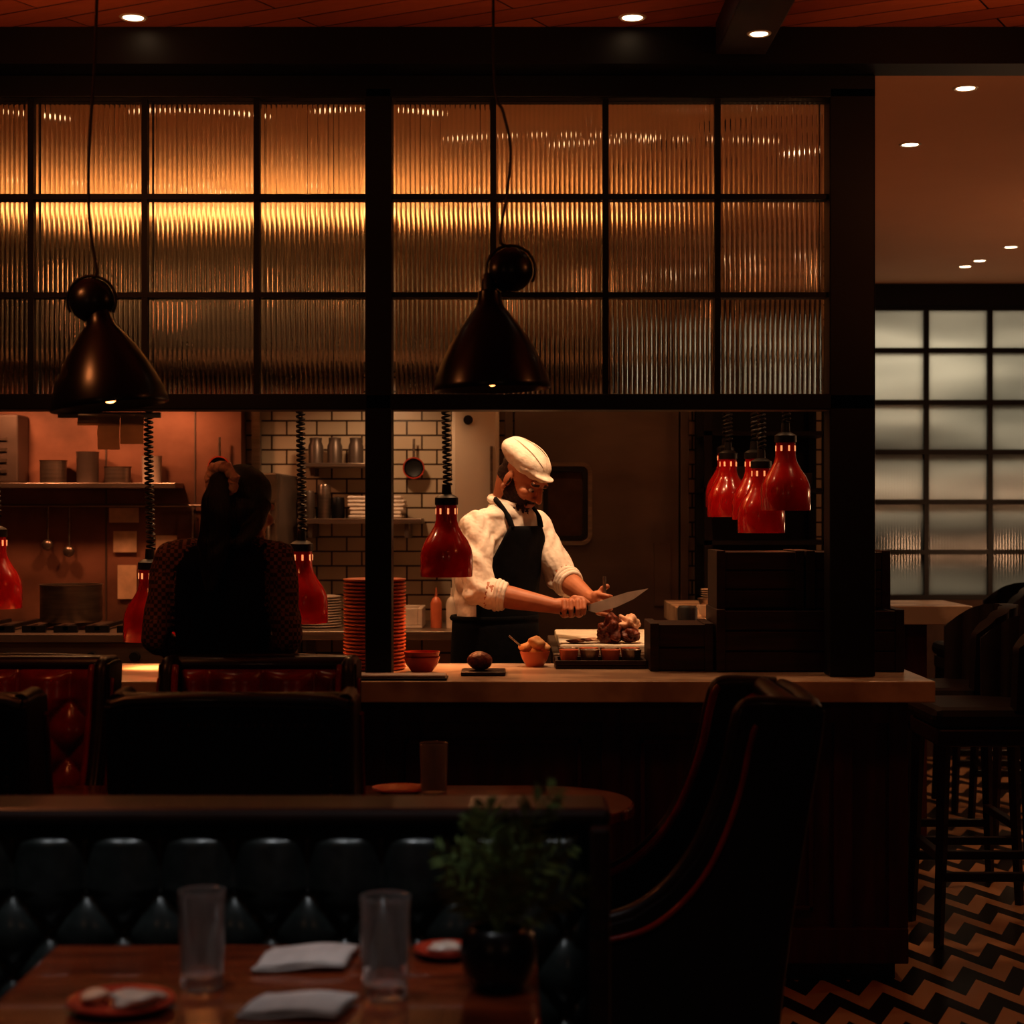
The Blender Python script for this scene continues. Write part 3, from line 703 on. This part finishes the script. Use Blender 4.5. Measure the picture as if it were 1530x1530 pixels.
# ------------------------------------------------------------------ dining chair
def interp(tab,z):
    for i in range(len(tab)-1):
        z0,u0=tab[i];z1,u1=tab[i+1]
        if z0<=z<=z1:
            k=(z-z0)/(z1-z0); return u0+(u1-u0)*k
    return tab[-1][1] if z>tab[-1][0] else tab[0][1]
OUT=[(.15,.115),(.36,.10),(.55,.078),(.79,.043),(1.0,.008),(1.08,0)]
def dining_chair(x,y,rot,W=.53):
    q=G('dining_chair',(x,y,0),rot)
    q.scale=(1,1,.965)
    hw=W/2
    front=[(.165,1.078),(.172,1.02),(.190,.93),(.222,.83),(.265,.74),(.325,.665),(.40,.612),(.50,.585),(.53,.56)]
    back=[(interp(OUT,z),z) for z in (1.06,.95,.8,.65,.5,.36,.28)]
    poly=[(.01,1.078)]+[(.09,1.082)]+front+[(.53,.30)]+back[::-1]
    for sgn in (-1,1):
        y0=sgn*hw; y1=sgn*(hw-.045)
        n=len(poly); vs=[(u,y0,z) for u,z in poly]+[(u,y1,z) for u,z in poly]
        fs=[tuple(range(n)),tuple(range(n,2*n))]+[(i,(i+1)%n,n+(i+1)%n,n+i) for i in range(n)]
        obj('wing_side',vs,fs,dark_leather,q,bevel=.006)
        P=[Vector((.02,0,1.074)),Vector((.09,0,1.078)),Vector((.155,0,1.074))]+[Vector((u+.004,0,z+.004)) for u,z in front[1:]]
        sm=spline(P,5)
        tube('wing_trim',[(v.x,sgn*(hw-.022),v.z) for v in sm],.018,dark_wood,q,10)
        tube('leather_piping',[(v.x-.026,sgn*(hw+.002),v.z-.034) for v in sm[11:]],.007,red_leather,q,8)
        tube('leather_welt',[(v.x+.004,sgn*(hw-.046),v.z-.004) for v in sm[10:]],.010,red_leather,q,8)
    vs=[];fs=[];nz=12
    for j in range(nz+1):
        z=.28+(1.07-.28)*j/nz; u=interp(OUT,z)
        vs += [(u+.01,-hw+.03,z),(u+.01,hw-.03,z),(u+.05,hw-.03,z),(u+.05,-hw+.03,z)]
    for j in range(nz):
        for k in range(4): fs.append((4*j+k,4*j+(k+1)%4,4*j+4+(k+1)%4,4*j+4+k))
    fs += [(0,1,2,3),(4*nz,4*nz+1,4*nz+2,4*nz+3)]
    obj('outer_back',vs,fs,dark_leather,q,smooth=40)
    for sgn in (-1,1):
        tube('rear_stile',[(interp(OUT,z)+.004,sgn*(hw-.018),z) for z in (.28,.45,.6,.75,.9,1.0,1.065)],.018,dark_wood,q,10)
    rail=[(.010,-hw+.018,1.062)]+[(.010,-hw+.05+(W-.1)*i/8,1.072+.006*math.sin(pi*i/8)) for i in range(9)]+[(.010,hw-.018,1.062)]
    tube('top_rail',rail,.018,dark_wood,q,10)
    tube('top_roll',[(.055,-hw+.03,1.066),(.055,hw-.03,1.066)],.026,dark_wood,q,12)
    vs=[];fs=[]
    pts=[(-hw+.055,.30+.72*i/36) for i in range(37)]+[(hw-.055,.30+.72*i/36) for i in range(37)]+[(-hw+.055+(W-.11)*i/24,1.02) for i in range(25)]
    for (yy,z) in pts:
        u=interp(OUT,z)+.010; o=len(vs); vs.append((u-.003,yy,z))
        for k in range(6): vs.append((u,yy+.004*math.cos(k*pi/3),z+.004*math.sin(k*pi/3)))
        for k in range(6): fs.append((o,o+1+k,o+1+(k+1)%6))
    obj('nail_heads',vs,fs,brass,q)
    vs=[];fs=[];NY=60;NZ=80
    for i in range(NY+1):
        for j in range(NZ+1):
            yy=-hw+.045+(W-.09)*i/NY; z=.45+(1.055-.45)*j/NZ
            hgt=tuft(yy,z,.145,.034,.97); e=max(0,min(1,min(yy+hw-.045,hw-.045-yy,1.055-z)/.025))**.5
            vs.append((interp(OUT,z)+.075+hgt*e,yy,z))
    for i in range(NY):
        for j in range(NZ):
            a=i*(NZ+1)+j; fs.append((a,a+NZ+1,a+NZ+2,a+1))
    obj('tufted_back',vs,fs,red_leather,q,smooth=180)
    box('seat_cushion',.12,.53,-hw+.045,hw-.045,.36,.475,red_leather,q,bevel=.03)
    box('seat_frame',.11,.52,-hw+.04,hw-.04,.28,.36,dark_wood,q,bevel=.006)
    for sx,sl in ((.14,-.05),(.49,.0)):
        for sy in (-hw+.045,hw-.045):
            tube('leg',[(sx+sl,sy,.0),(sx+sl*.4,sy,.15),(sx,sy,.30)],[.015,.019,.024],dark_wood,q,8)
    return q
dining_chair(-.615,3.78,pi/2,.545); dining_chair(-1.325,3.78,pi/2,.545)
dining_chair(-.687,4.86,-pi/2,.535); dining_chair(-1.355,4.86,-pi/2,.535)
dining_chair(.655,3.95,pi,.52)

def bar_stool(x,y,rot):
    q=G('bar_stool',(x,y,0),rot)
    for sx in (-.19,.19):
        for sy in (-.18,.18):
            tube('leg',[(sx*1.12,sy*1.1,0),(sx*1.05,sy*1.04,.35),(sx,sy,.70)],[.017,.020,.024],dark_wood,q,4)
    multibox('foot_rails',[(-.2,.2,-.2,-.17,.22,.25),(-.2,.2,.17,.2,.22,.25),(.18,.21,-.18,.18,.28,.31),(-.21,-.18,-.18,.18,.28,.31)],dark_wood,q,bevel=.004)
    box('seat_frame',-.215,.215,-.21,.21,.67,.73,dark_wood,q,bevel=.008)
    box('seat_cushion',-.22,.23,-.215,.215,.73,.80,dark_leather,q,bevel=.028)
    vs=[];fs=[];n=56;m=10
    for i in range(n+1):
        a=math.radians(100+160*i/n); e=abs(i/n-.5)*2
        top=1.10-.10*e**3
        for j in range(m+1):
            z=.79+(top-.79)*j/m; R=.225+.02*(j/m); bul=.012*abs(math.sin(i*pi/7))
            for rr in (0,1):
                rad=R+bul*(1-rr)-(.045+bul)*rr
                vs.append((rad*math.cos(a),rad*math.sin(a),z))
    def I(i,j,r): return (i*(m+1)+j)*2+r
    for i in range(n):
        for j in range(m):
            fs += [(I(i,j,0),I(i+1,j,0),I(i+1,j+1,0),I(i,j+1,0)),(I(i,j,1),I(i+1,j,1),I(i+1,j+1,1),I(i,j+1,1))]
        fs += [(I(i,m,0),I(i+1,m,0),I(i+1,m,1),I(i,m,1)),(I(i,0,0),I(i+1,0,0),I(i+1,0,1),I(i,0,1))]
    for i in (0,n):
        for j in range(m): fs.append((I(i,j,0),I(i,j+1,0),I(i,j+1,1),I(i,j,1)))
    obj('barrel_back',vs,fs,dark_leather,q,smooth=50)
bar_stool(1.63,5.98,pi); bar_stool(1.66,6.62,pi); bar_stool(2.35,7.9,pi); bar_stool(2.35,8.6,pi)

# ------------------------------------------------------------------ people
class Body:
    def __init__(s): s.v=[]; s.f=[]; s.lab=[]
    def add(s, vs, fs, lab):
        o=len(s.v); s.v += [Vector(v) for v in vs]; s.f += [tuple(i+o for i in f) for f in fs]; s.lab += [lab]*len(vs)
    def cap(s,p0,p1,r0,r1,lab,seg=16,T=None):
        p0=Vector(p0);p1=Vector(p1)
        if T: p0=T@p0;p1=T@p1
        ax=(p1-p0).normalized(); a=ax.orthogonal().normalized(); b=ax.cross(a)
        rings=[]
        for k in range(1,6):
            t=pi/2*k/5; rings.append((p0-ax*r0*math.cos(t), r0*math.sin(t)))
        L=(p1-p0).length; m=max(1,int(L/.02))
        for k in range(1,m): rings.append((p0+(p1-p0)*k/m, r0+(r1-r0)*k/m))
        for k in range(5,0,-1):
            t=pi/2*k/5; rings.append((p1+ax*r1*math.cos(t), r1*math.sin(t)))
        s._rings([(c,a*r,b*r) for c,r in rings], lab, seg)
    def _rings(s,rings,lab,seg):
        vs=[];fs=[]
        for c,a,b in rings:
            for k in range(seg):
                q=2*pi*k/seg; vs.append(c+a*math.cos(q)+b*math.sin(q))
        n=len(rings)
        for i in range(n-1):
            for k in range(seg):
                k2=(k+1)%seg; fs.append((i*seg+k,i*seg+k2,(i+1)*seg+k2,(i+1)*seg+k))
        fs.append(tuple(range(seg))[::-1]); fs.append(tuple(range((n-1)*seg,n*seg)))
        s.add(vs,fs,lab)
    def ell(s,c,r,lab,T=None,n=20):
        c=Vector(c); rings=[]
        A=Vector((1,0,0));B=Vector((0,1,0));C=Vector((0,0,1))
        R=T.to_3x3() if T else Matrix.Identity(3)
        cc=(T@c) if T else c
        for k in range(1,n):
            t=pi*k/n
            rings.append((cc-R@(C*r[2]*math.cos(t)), R@(A*r[0]*math.sin(t)), R@(B*r[1]*math.sin(t))))
        s._rings(rings,lab,24)
    def loft(s,secs,right,fwd,lab):
        rings=[]
        for i in range(len(secs)-1):
            c0,a0,b0=secs[i];c1,a1,b1=secs[i+1]; m=6
            for k in range(m):
                t=k/m; t2=t*t*(3-2*t)
                rings.append((Vector(c0).lerp(Vector(c1),t), right*(a0+(a1-a0)*t2), fwd*(b0+(b1-b0)*t2)))
        c,a,b=secs[-1]; rings.append((Vector(c),right*a,fwd*b))
        s._rings(rings,lab,32)
    def chain(s,pts,rad,lab,T=None):
        for i in range(len(pts)-1): s.cap(pts[i],pts[i+1],rad[i],rad[i+1],lab,12,T)
    def build(s,name,mats,parent,voxel=.004,smooth=3,wrinkle=None,relabel=None):
        me=bpy.data.meshes.new(name+'_src'); me.from_pydata([tuple(v) for v in s.v],[],s.f); me.update()
        bm=bmesh.new(); bm.from_mesh(me); bmesh.ops.recalc_face_normals(bm,faces=bm.faces)
        bm.to_mesh(me); bm.free()
        o=bpy.data.objects.new(name+'_src',me); COL.objects.link(o)
        md=o.modifiers.new('r','REMESH'); md.mode='VOXEL'; md.voxel_size=voxel
        sm=o.modifiers.new('s','SMOOTH'); sm.factor=.5; sm.iterations=smooth
        dg=bpy.context.evaluated_depsgraph_get(); dg.update()
        nm=bpy.data.meshes.new_from_object(o.evaluated_get(dg)); nm.name=name
        bpy.data.objects.remove(o); bpy.data.meshes.remove(me)
        kd=kdtree.KDTree(len(s.v))
        for i,v in enumerate(s.v): kd.insert(v,i)
        kd.balance()
        nm.materials.clear(); keys=list(mats.keys())
        for k in keys: nm.materials.append(mats[k])
        if wrinkle:
            labs,amp=wrinkle
            nrm=[v.normal.copy() for v in nm.vertices]
            for i,v in enumerate(nm.vertices):
                l=s.lab[kd.find(v.co)[1]]
                if l in labs:
                    c=v.co; f=math.sin(c.z*58+c.x*46+2.2*math.sin(c.y*19+c.x*15))+.6*math.sin(c.x*95-c.z*60+c.y*70+2+2*math.sin(c.z*30))
                    v.co=c+nrm[i]*amp*f*(.4+.6*math.sin(c.z*17+c.x*21+c.y*13)**2)
        for p_ in nm.polygons:
            l=s.lab[kd.find(p_.center)[1]]
            if relabel: l=relabel(p_.center,l)
            p_.use_smooth=True; p_.material_index=keys.index(l)
        ob=bpy.data.objects.new(name,nm); COL.objects.link(ob); ob.parent=parent
        return ob

def frame(c,yaw_dir,pitch,roll=0):
    f=Vector((yaw_dir[0],yaw_dir[1],0)).normalized(); r=Vector((f.y,-f.x,0)); z=Vector((0,0,1))
    f2=f*math.cos(pitch)-z*math.sin(pitch); u=z*math.cos(pitch)+f*math.sin(pitch)
    r2=r*math.cos(roll)+u*math.sin(roll); u2=u*math.cos(roll)-r*math.sin(roll)
    m=Matrix.Identity(4)
    for i in range(3): m[i][0]=r2[i]; m[i][1]=f2[i]; m[i][2]=u2[i]; m[i][3]=c[i]
    return m

def add_head(B,T,female=False):
    k=.93 if female else 1; s_='skin'
    B.ell((0,-.012,.030),(.071*k,.090*k,.080),s_,T)
    B.ell((0,.018,-.03),(.059*k,.070*k,.083),s_,T)
    B.ell((0,.048,-.088),(.033*k,.034,.026),s_,T)
    B.cap((0,.090,.006),(0,.108,-.030),.008,.0115,s_,12,T)
    B.cap((-.013,.092,-.036),(.013,.092,-.036),.008,.008,s_,10,T)
    B.cap((-.038,.076,.018),(.038,.076,.018),.011,.011,s_,10,T)
    B.ell((-.043,.058,-.024),(.017,.018,.017),s_,T,8); B.ell((.043,.058,-.024),(.017,.018,.017),s_,T,8)
    for sg in (-1,1):
        B.ell((sg*.072*k,-.008,-.014),(.008,.016,.028),s_,T,10)
        B.cap((sg*.056*k,-.01,-.055),(sg*.028,.052,-.092),.016,.018,s_,12,T)
    B.cap((-.019,.084,-.060),(.019,.084,-.060),.007,.007,s_,10,T)
    B.cap((-.015,.083,-.069),(.015,.083,-.069),.007,.007,s_,10,T)
def head_relabel(T,beard):
    Ti=T.inverted()
    def fn(co,l):
        if l!='skin': return l
        p=Ti@co
        if p.length>.16: return l
        if abs(p.x)<.022 and p.y>.078 and -.076<p.z<-.056: return 'lip'
        if beard:
            if p.y<-.025 and p.z>-.045 and abs(p.x)<.066: return 'beard'
            if p.y>.0 and abs(p.x)<.078 and -.116<p.z:
                line=-.050 if p.y>.06 else -.050+ (.06-p.y)*.75
                if p.z<line and not (abs(p.x)<.018 and p.y>.094): return 'beard'
            if abs(p.x)<.032 and p.y>.075 and -.058<p.z<-.045 and p.y<.102: return 'beard'
            if abs(abs(p.x)-.032)<.018 and p.y>.070 and .014<p.z<.024: return 'beard'
        return l
    return fn
def eyes(T,parent):
    for sg in (-1,1):
        for nm,mt,r,yy in (('eye',ceramic,.0105,.075),('iris',eye_m,.0058,.0828)):
            o=blob(nm,(0,0,0),(r,r,r*.7),mt,parent,0,0,2); o.location=T@Vector((sg*.031,yy,-.006))

# ---- chef
chef=G('chef',(-.03,6.29,0)); off=Vector((-.03,6.29,0))
Bc=Body(); f=Vector((.75,-.66,0)).normalized(); rgt=Vector((f.y,-f.x,0))
def W(x,y,z): return Vector((x,y,z))-off
for sg in (-1,1):
    hip=W(-.05,6.30,.93)+rgt*sg*.085
    knee=hip+Vector((0,0,-.43))+f*.03+rgt*sg*.01; ank=knee+Vector((0,0,-.41))-f*.03
    Bc.chain([hip,knee,ank],[.095,.062,.045],'trouser')
    Bc.chain([ank+Vector((0,0,-.03)),ank+f*.17+Vector((0,0,-.05))],[.045,.036],'shoe')
Bc.loft([(W(-.055,6.305,.90),.165,.115),(W(-.058,6.305,.97),.170,.12)],rgt,f,'trouser')
Bc.loft([(W(-.06,6.305,.96),.168,.12),(W(-.062,6.305,1.05),.160,.118)],rgt,f,'trouser')
Bc.loft([(W(-.062,6.305,1.05),.158,.117),(W(-.064,6.303,1.14),.165,.122),(W(-.055,6.295,1.26),.180,.125),(W(-.035,6.280,1.37),.180,.115),(W(-.018,6.268,1.435),.150,.090),(W(-.010,6.262,1.478),.085,.070)],rgt,f,'shirt')
HT=frame(W(.040,6.225,1.575),(.80,-.60),math.radians(36),math.radians(3))
Bc.cap(W(-.010,6.265,1.45),HT@Vector((0,-.025,-.05)),.060,.056,'skin')
Bc.cap(W(-.030,6.278,1.45),HT@Vector((0,-.050,-.02)),.050,.050,'skin')
add_head(Bc,HT)
shR=W(-.128,6.165,1.395); elR=W(-.120,6.045,1.175); wrR=W(.150,6.005,1.125)
shL=W(.085,6.385,1.395); elL=W(.178,6.30,1.215); wrL=W(.272,6.14,1.148)
cuffs=[]
for sh_,el,wr in ((shR,elR,wrR),(shL,elL,wrL)):
    c0=sh_.lerp(W(-.02,6.27,1.42),.45)
    Bc.cap(c0,sh_,.062,.060,'shirt')
    Bc.cap(sh_,sh_.lerp(el,.5),.062,.060,'shirt'); Bc.cap(sh_.lerp(el,.5),el,.060,.054,'shirt')
    m=el.lerp(wr,.18); Bc.cap(el,m,.054,.050,'shirt')
    cuffs.append((el.lerp(wr,.34),(wr-el).normalized()))
    m2=el.lerp(wr,.45); Bc.cap(m,m2,.043,.040,'skin'); Bc.cap(m2,wr,.040,.026,'skin')
Bc.chain([wrR,W(.178,6.015,1.125)],[.027,.030],'skin')
Bc.cap(W(.182,6.022,1.135),W(.182,6.020,1.100),.020,.018,'skin'); Bc.cap(W(.205,6.024,1.135),W(.205,6.02,1.10),.019,.017,'skin'); Bc.cap(W(.232,6.024,1.132),W(.232,6.02,1.10),.018,.016,'skin')
for i in range(4):
    x=.178+.0225*i; l=(0.93,1,.97,.85)[i]
    Bc.chain([W(x,6.022,1.142),W(x+.002,5.990,1.142),W(x+.003,5.975,1.142-.028*l),W(x+.002,5.990,1.142-.048*l)],[.0100,.0094,.0086,.0076],'skin')
Bc.chain([W(.190,6.025,1.130),W(.215,6.012,1.152),W(.242,6.0,1.150),W(.262,5.998,1.136)],[.014,.012,.0105,.009],'skin')
Bc.chain([wrL,W(.288,6.115,1.142)],[.027,.029],'skin')
Bc.cap(W(.295,6.10,1.155),W(.298,6.10,1.12),.020,.019,'skin'); Bc.cap(W(.305,6.085,1.155),W(.308,6.087,1.118),.017,.016,'skin')
for i in range(4):
    z=1.163-.0215*i; l=(0.95,1,.95,.82)[i]
    Bc.chain([W(.300,6.085,z),W(.312,6.055,z-.002),W(.334,6.048,z-.006),W(.345,6.065+.01*(1-l),z-.008)],[.0098,.0092,.0084,.0076],'skin')
Bc.chain([W(.303,6.098,1.158),W(.318,6.092,1.182),W(.332,6.078,1.190)],[.013,.011,.0095],'skin')
Bc.build('body',{'skin':skin,'shirt':cloth_white,'trouser':apron_m,'shoe':black_plastic,'beard':beard_m,'lip':lip_m},chef,.0034,2,wrinkle=({'shirt'},.0048),relabel=head_relabel(HT,True))
eyes(HT,chef)
for cc,ax in cuffs:
    a_=ax.orthogonal().normalized(); b_=ax.cross(a_)
    for k,(dd,R_) in enumerate(((0,.043),(-.012,.047),(-.024,.050))):
        tube('rolled_cuff',[cc+ax*dd+a_*R_*math.cos(2*pi*i/28)+b_*R_*math.sin(2*pi*i/28) for i in range(29)],.009,cloth_white,chef,8)
cl=[]
for i in range(29):
    a=math.radians(-150+300*i/28)
    cl.append(W(-.010,6.264,1.486)-f*.064*math.cos(a)+rgt*.066*math.sin(a)+Vector((0,0,.016*math.cos(a))))
tube('collar',cl,.016,cloth_white,chef,10)
Cp=Body()
Cp.ell((0,-.026,.060),(.084,.102,.056),'cap',HT); Cp.ell((0,-.050,.066),(.088,.084,.048),'cap',HT)
Cp.ell((0,-.014,.046),(.080,.100,.044),'cap',HT)
Cp.ell((0,.076,.050),(.050,.030,.009),'cap',HT,12)
Cp.build('flat_cap',{'cap':cap_cloth},chef,.0035,3,wrinkle=({'cap'},.0018))
for k in range(3):
    a0=(-.6,0,.6)[k]; pts=[]
    for i in range(17):
        t=-1.2+2.4*i/16
        pts.append(HT@Vector((math.sin(a0)*.085*math.cos(t), -.030+.104*math.sin(t), .060+.058*math.cos(t)*math.cos(a0)+.001)))
    tube('cap_seam',pts,.0018,cap_cloth,chef,5)
def torso_at(z):
    tab=[(.90,(-.055,6.305),.165,.115),(1.05,(-.062,6.305),.160,.118),(1.14,(-.064,6.303),.165,.122),(1.26,(-.055,6.295),.180,.125),(1.37,(-.035,6.280),.180,.115),(1.435,(-.018,6.268),.150,.090)]
    for i in range(len(tab)-1):
        if tab[i][0]<=z<=tab[i+1][0]:
            k=(z-tab[i][0])/(tab[i+1][0]-tab[i][0]); a=tab[i];b_=tab[i+1]
            return (a[1][0]+(b_[1][0]-a[1][0])*k,a[1][1]+(b_[1][1]-a[1][1])*k,a[2]+(b_[2]-a[2])*k,a[3]+(b_[3]-a[3])*k)
    return (*tab[-1][1],tab[-1][2],tab[-1][3])
vs=[];ni=18;nj=24
for j in range(nj+1):
    z=1.0+(1.40-1.0)*j/nj; cx,cy,la,de=torso_at(z); half=math.radians(66 if z<1.14 else 66-36*(z-1.14)/.26)
    for i in range(ni+1):
        a=-half+2*half*i/ni; P=Vector((cx,cy,z))+rgt*(la+.014)*math.sin(a)+f*(de+.016)*math.cos(a)
        P+=f*.004*math.sin(a*9+z*20); vs.append(P-off)
fs=[(j*(ni+1)+i,j*(ni+1)+i+1,(j+1)*(ni+1)+i+1,(j+1)*(ni+1)+i) for j in range(nj) for i in range(ni)]
o=obj('apron_bib',vs,fs,apron_m,chef,smooth=180); s_=o.modifiers.new('s','SOLIDIFY'); s_.thickness=.004
for sg in (-1,1):
    cx,cy,la,de=torso_at(1.40); a=math.radians(26)*sg
    p0=Vector((cx,cy,1.395))+rgt*(la+.012)*math.sin(a)+f*(de+.014)*math.cos(a)-off
    tube('apron_strap',spline([p0,p0+Vector((0,0,.045))-f*.020+rgt*sg*.004,W(-.006,6.26,1.492)+rgt*sg*.076,W(-.03,6.30,1.488)+rgt*sg*.04],4),.010,apron_m,chef,8)
tube('apron_ties',[Vector((torso_at(1.07)[0],torso_at(1.07)[1],1.07))+rgt*(.174)*math.sin(a)+f*(.134)*math.cos(a)-off for a in [2*pi*i/40 for i in range(41)]],.010,apron_m,chef,6)
vs=[]
for j in range(13):
    z=1.075-.52*j/12
    for i in range(25):
        a=-2.6+5.2*i/24; P=Vector((-.06,6.305,z))+rgt*(.178+.02*j/12)*math.sin(a)+f*(.136+.02*j/12)*math.cos(a)+f*.006*math.sin(a*10)*j/12
        vs.append(P-off)
fs=[(j*25+i,j*25+i+1,(j+1)*25+i+1,(j+1)*25+i) for j in range(12) for i in range(24)]
o=obj('apron_skirt',vs,fs,apron_m,chef,smooth=180); s_=o.modifiers.new('s','SOLIDIFY'); s_.thickness=.004

kn=G('carving_knife')
tube('handle',[(.165,5.998,1.105),(.21,5.999,1.110),(.262,6.0,1.118)],[.010,.0105,.009],black_plastic,kn,10)
pro=[(.262,1.110),(.290,1.102),(.36,1.122),(.42,1.150),(.470,1.186),(.40,1.174),(.33,1.152),(.262,1.130)]
n=len(pro); vs=[(x,5.9985,z) for x,z in pro]+[(x,6.0015,z) for x,z in pro]
obj('blade',vs,[tuple(range(n)),tuple(range(n,2*n))]+[(i,(i+1)%n,n+(i+1)%n,n+i) for i in range(n)],blade_m,kn)
fk=G('carving_fork')
tube('handle',[(.322,6.073,1.225),(.324,6.073,1.115)],.006,steel,fk,10)
tube('shank',[(.324,6.073,1.115),(.330,6.06,1.09)],.0025,blade_m,fk,6)
tube('tine',[(.330,6.06,1.09),(.334,6.05,1.065),(.338,6.045,1.045)],.0018,blade_m,fk,6); tube('tine',[(.330,6.06,1.09),(.346,6.055,1.065),(.350,6.05,1.045)],.0018,blade_m,fk,6)

# ---- waitress (seen from behind)
wt=G('waitress',(-.83,5.0,0)); off=Vector((-.83,5.0,0))
Bw=Body(); f=Vector((.10,1,0)).normalized(); rgt=Vector((f.y,-f.x,0))
for sg in (-1,1):
    hip=W(-.83,5.0,.86)+rgt*sg*.08; knee=hip+Vector((0,0,-.41)); ank=knee+Vector((0,0,-.37))
    Bw.chain([hip,knee,ank],[.088,.058,.042],'trouser'); Bw.chain([ank+Vector((0,0,-.03)),ank+f*.15+Vector((0,0,-.04))],[.04,.032],'shoe')
Bw.loft([(W(-.83,5.0,.80),.150,.105),(W(-.83,5.0,.90),.160,.11),(W(-.83,5.0,.98),.145,.10)],rgt,f,'trouser')
Bw.loft([(W(-.83,5.0,.95),.150,.103),(W(-.83,4.998,1.05),.132,.092),(W(-.828,4.995,1.18),.150,.10),(W(-.822,4.993,1.29),.150,.098),(W(-.812,4.99,1.345),.125,.075),(W(-.798,4.995,1.375),.062,.05)],rgt,f,'vest')
HW=frame(W(-.768,5.02,1.462),(.38,.92),math.radians(12))
Bw.cap(W(-.798,4.995,1.35),HW@Vector((0,-.02,-.05)),.046,.044,'skin')
add_head(Bw,HW,True)
for sg in (-1,1):
    sh_=W(-.825,4.99,1.315)+rgt*sg*.158; el=W(-.83,4.965,1.09)+rgt*sg*.192; wr=W(-.83,5.16,1.0)+rgt*sg*.12
    Bw.cap(W(-.82,4.99,1.34)+rgt*sg*.10,sh_,.038,.046,'shirt')
    Bw.cap(sh_,el,.050,.043,'shirt'); Bw.cap(el,wr,.042,.030,'shirt')
    Bw.cap(wr,wr+f*.03,.024,.022,'skin')
    hb=wr+f*.05+Vector((0,0,-.02)); Bw.cap(wr+f*.02,hb,.024,.026,'skin')
    for i in range(4):
        o_=rgt*(i-1.5)*.019; l=(.9,1,.97,.8)[i]
        Bw.chain([hb+o_*.9,hb+o_+f*.04*l+Vector((0,0,-.008)),hb+o_+f*.062*l+Vector((0,0,-.014)),hb+o_+f*.078*l+Vector((0,0,-.022))],[.011,.0085,.008,.007],'skin')
    Bw.chain([hb-rgt*sg*.015-f*.01,hb-rgt*sg*.040+f*.015,hb-rgt*sg*.045+f*.04],[.012,.010,.008],'skin')
Bw.build('body',{'skin':skin_w,'vest':vest_m,'shirt':plaid,'trouser':apron_m,'shoe':black_plastic,'lip':lip_m},wt,.004,3,wrinkle=({'shirt'},.003),relabel=head_relabel(HW,False))
eyes(HW,wt)
Hh=Body()
Hh.ell((0,-.026,.035),(.080,.094,.086),'h',HW); Hh.ell((0,-.06,-.02),(.068,.055,.075),'h',HW)
Hh.ell((-.005,-.108,.065),(.034,.030,.030),'h',HW)
pt=[HW@Vector((0,-.118,.060)),HW@Vector((-.003,-.150,.040)),HW@Vector((-.005,-.150,-.01)),HW@Vector((-.008,-.135,-.07)),HW@Vector((-.012,-.125,-.13)),HW@Vector((-.010,-.127,-.20)),HW@Vector((-.006,-.13,-.26))]
Hh.chain(pt,[.026,.030,.040,.045,.046,.034,.013],'h')
for sg in (-1,1): Hh.chain([HW@Vector((sg*.072,-.02,.0)),HW@Vector((sg*.066,-.05,-.06)),HW@Vector((sg*.045,-.09,-.12))],[.022,.026,.022],'h')
Hh.build('long_hair',{'h':hair_m},wt,.004,3,wrinkle=({'h'},.0025))
sc=[]
for i in range(41):
    a=2*pi*i/40; rr=.038+.004*math.sin(a*9); sc.append(HW@Vector((-.002+rr*math.cos(a),-.140-.014*math.sin(a),.052+rr*math.sin(a)*.9)))
tube('scrunchie',sc,[.015+.003*math.sin(i*2.3) for i in range(41)],scrunch_m,wt,10)

# ------------------------------------------------------------------ world & camera
w=bpy.data.worlds.new('world'); S.world=w; w.use_nodes=True
w.node_tree.nodes['Background'].inputs[0].default_value=(1,.6,.4,1); w.node_tree.nodes['Background'].inputs[1].default_value=.004
cam=bpy.data.cameras.new('camera'); co=bpy.data.objects.new('camera',cam); COL.objects.link(co)
co.location=(0,0,1.45); co.rotation_euler=(pi/2,0,0)
cam.sensor_width=36; cam.lens=36*2600/1530; cam.clip_start=.05; cam.clip_end=60
cam.dof.use_dof=True; cam.dof.focus_distance=6.0; cam.dof.aperture_fstop=3.6
S.camera=co
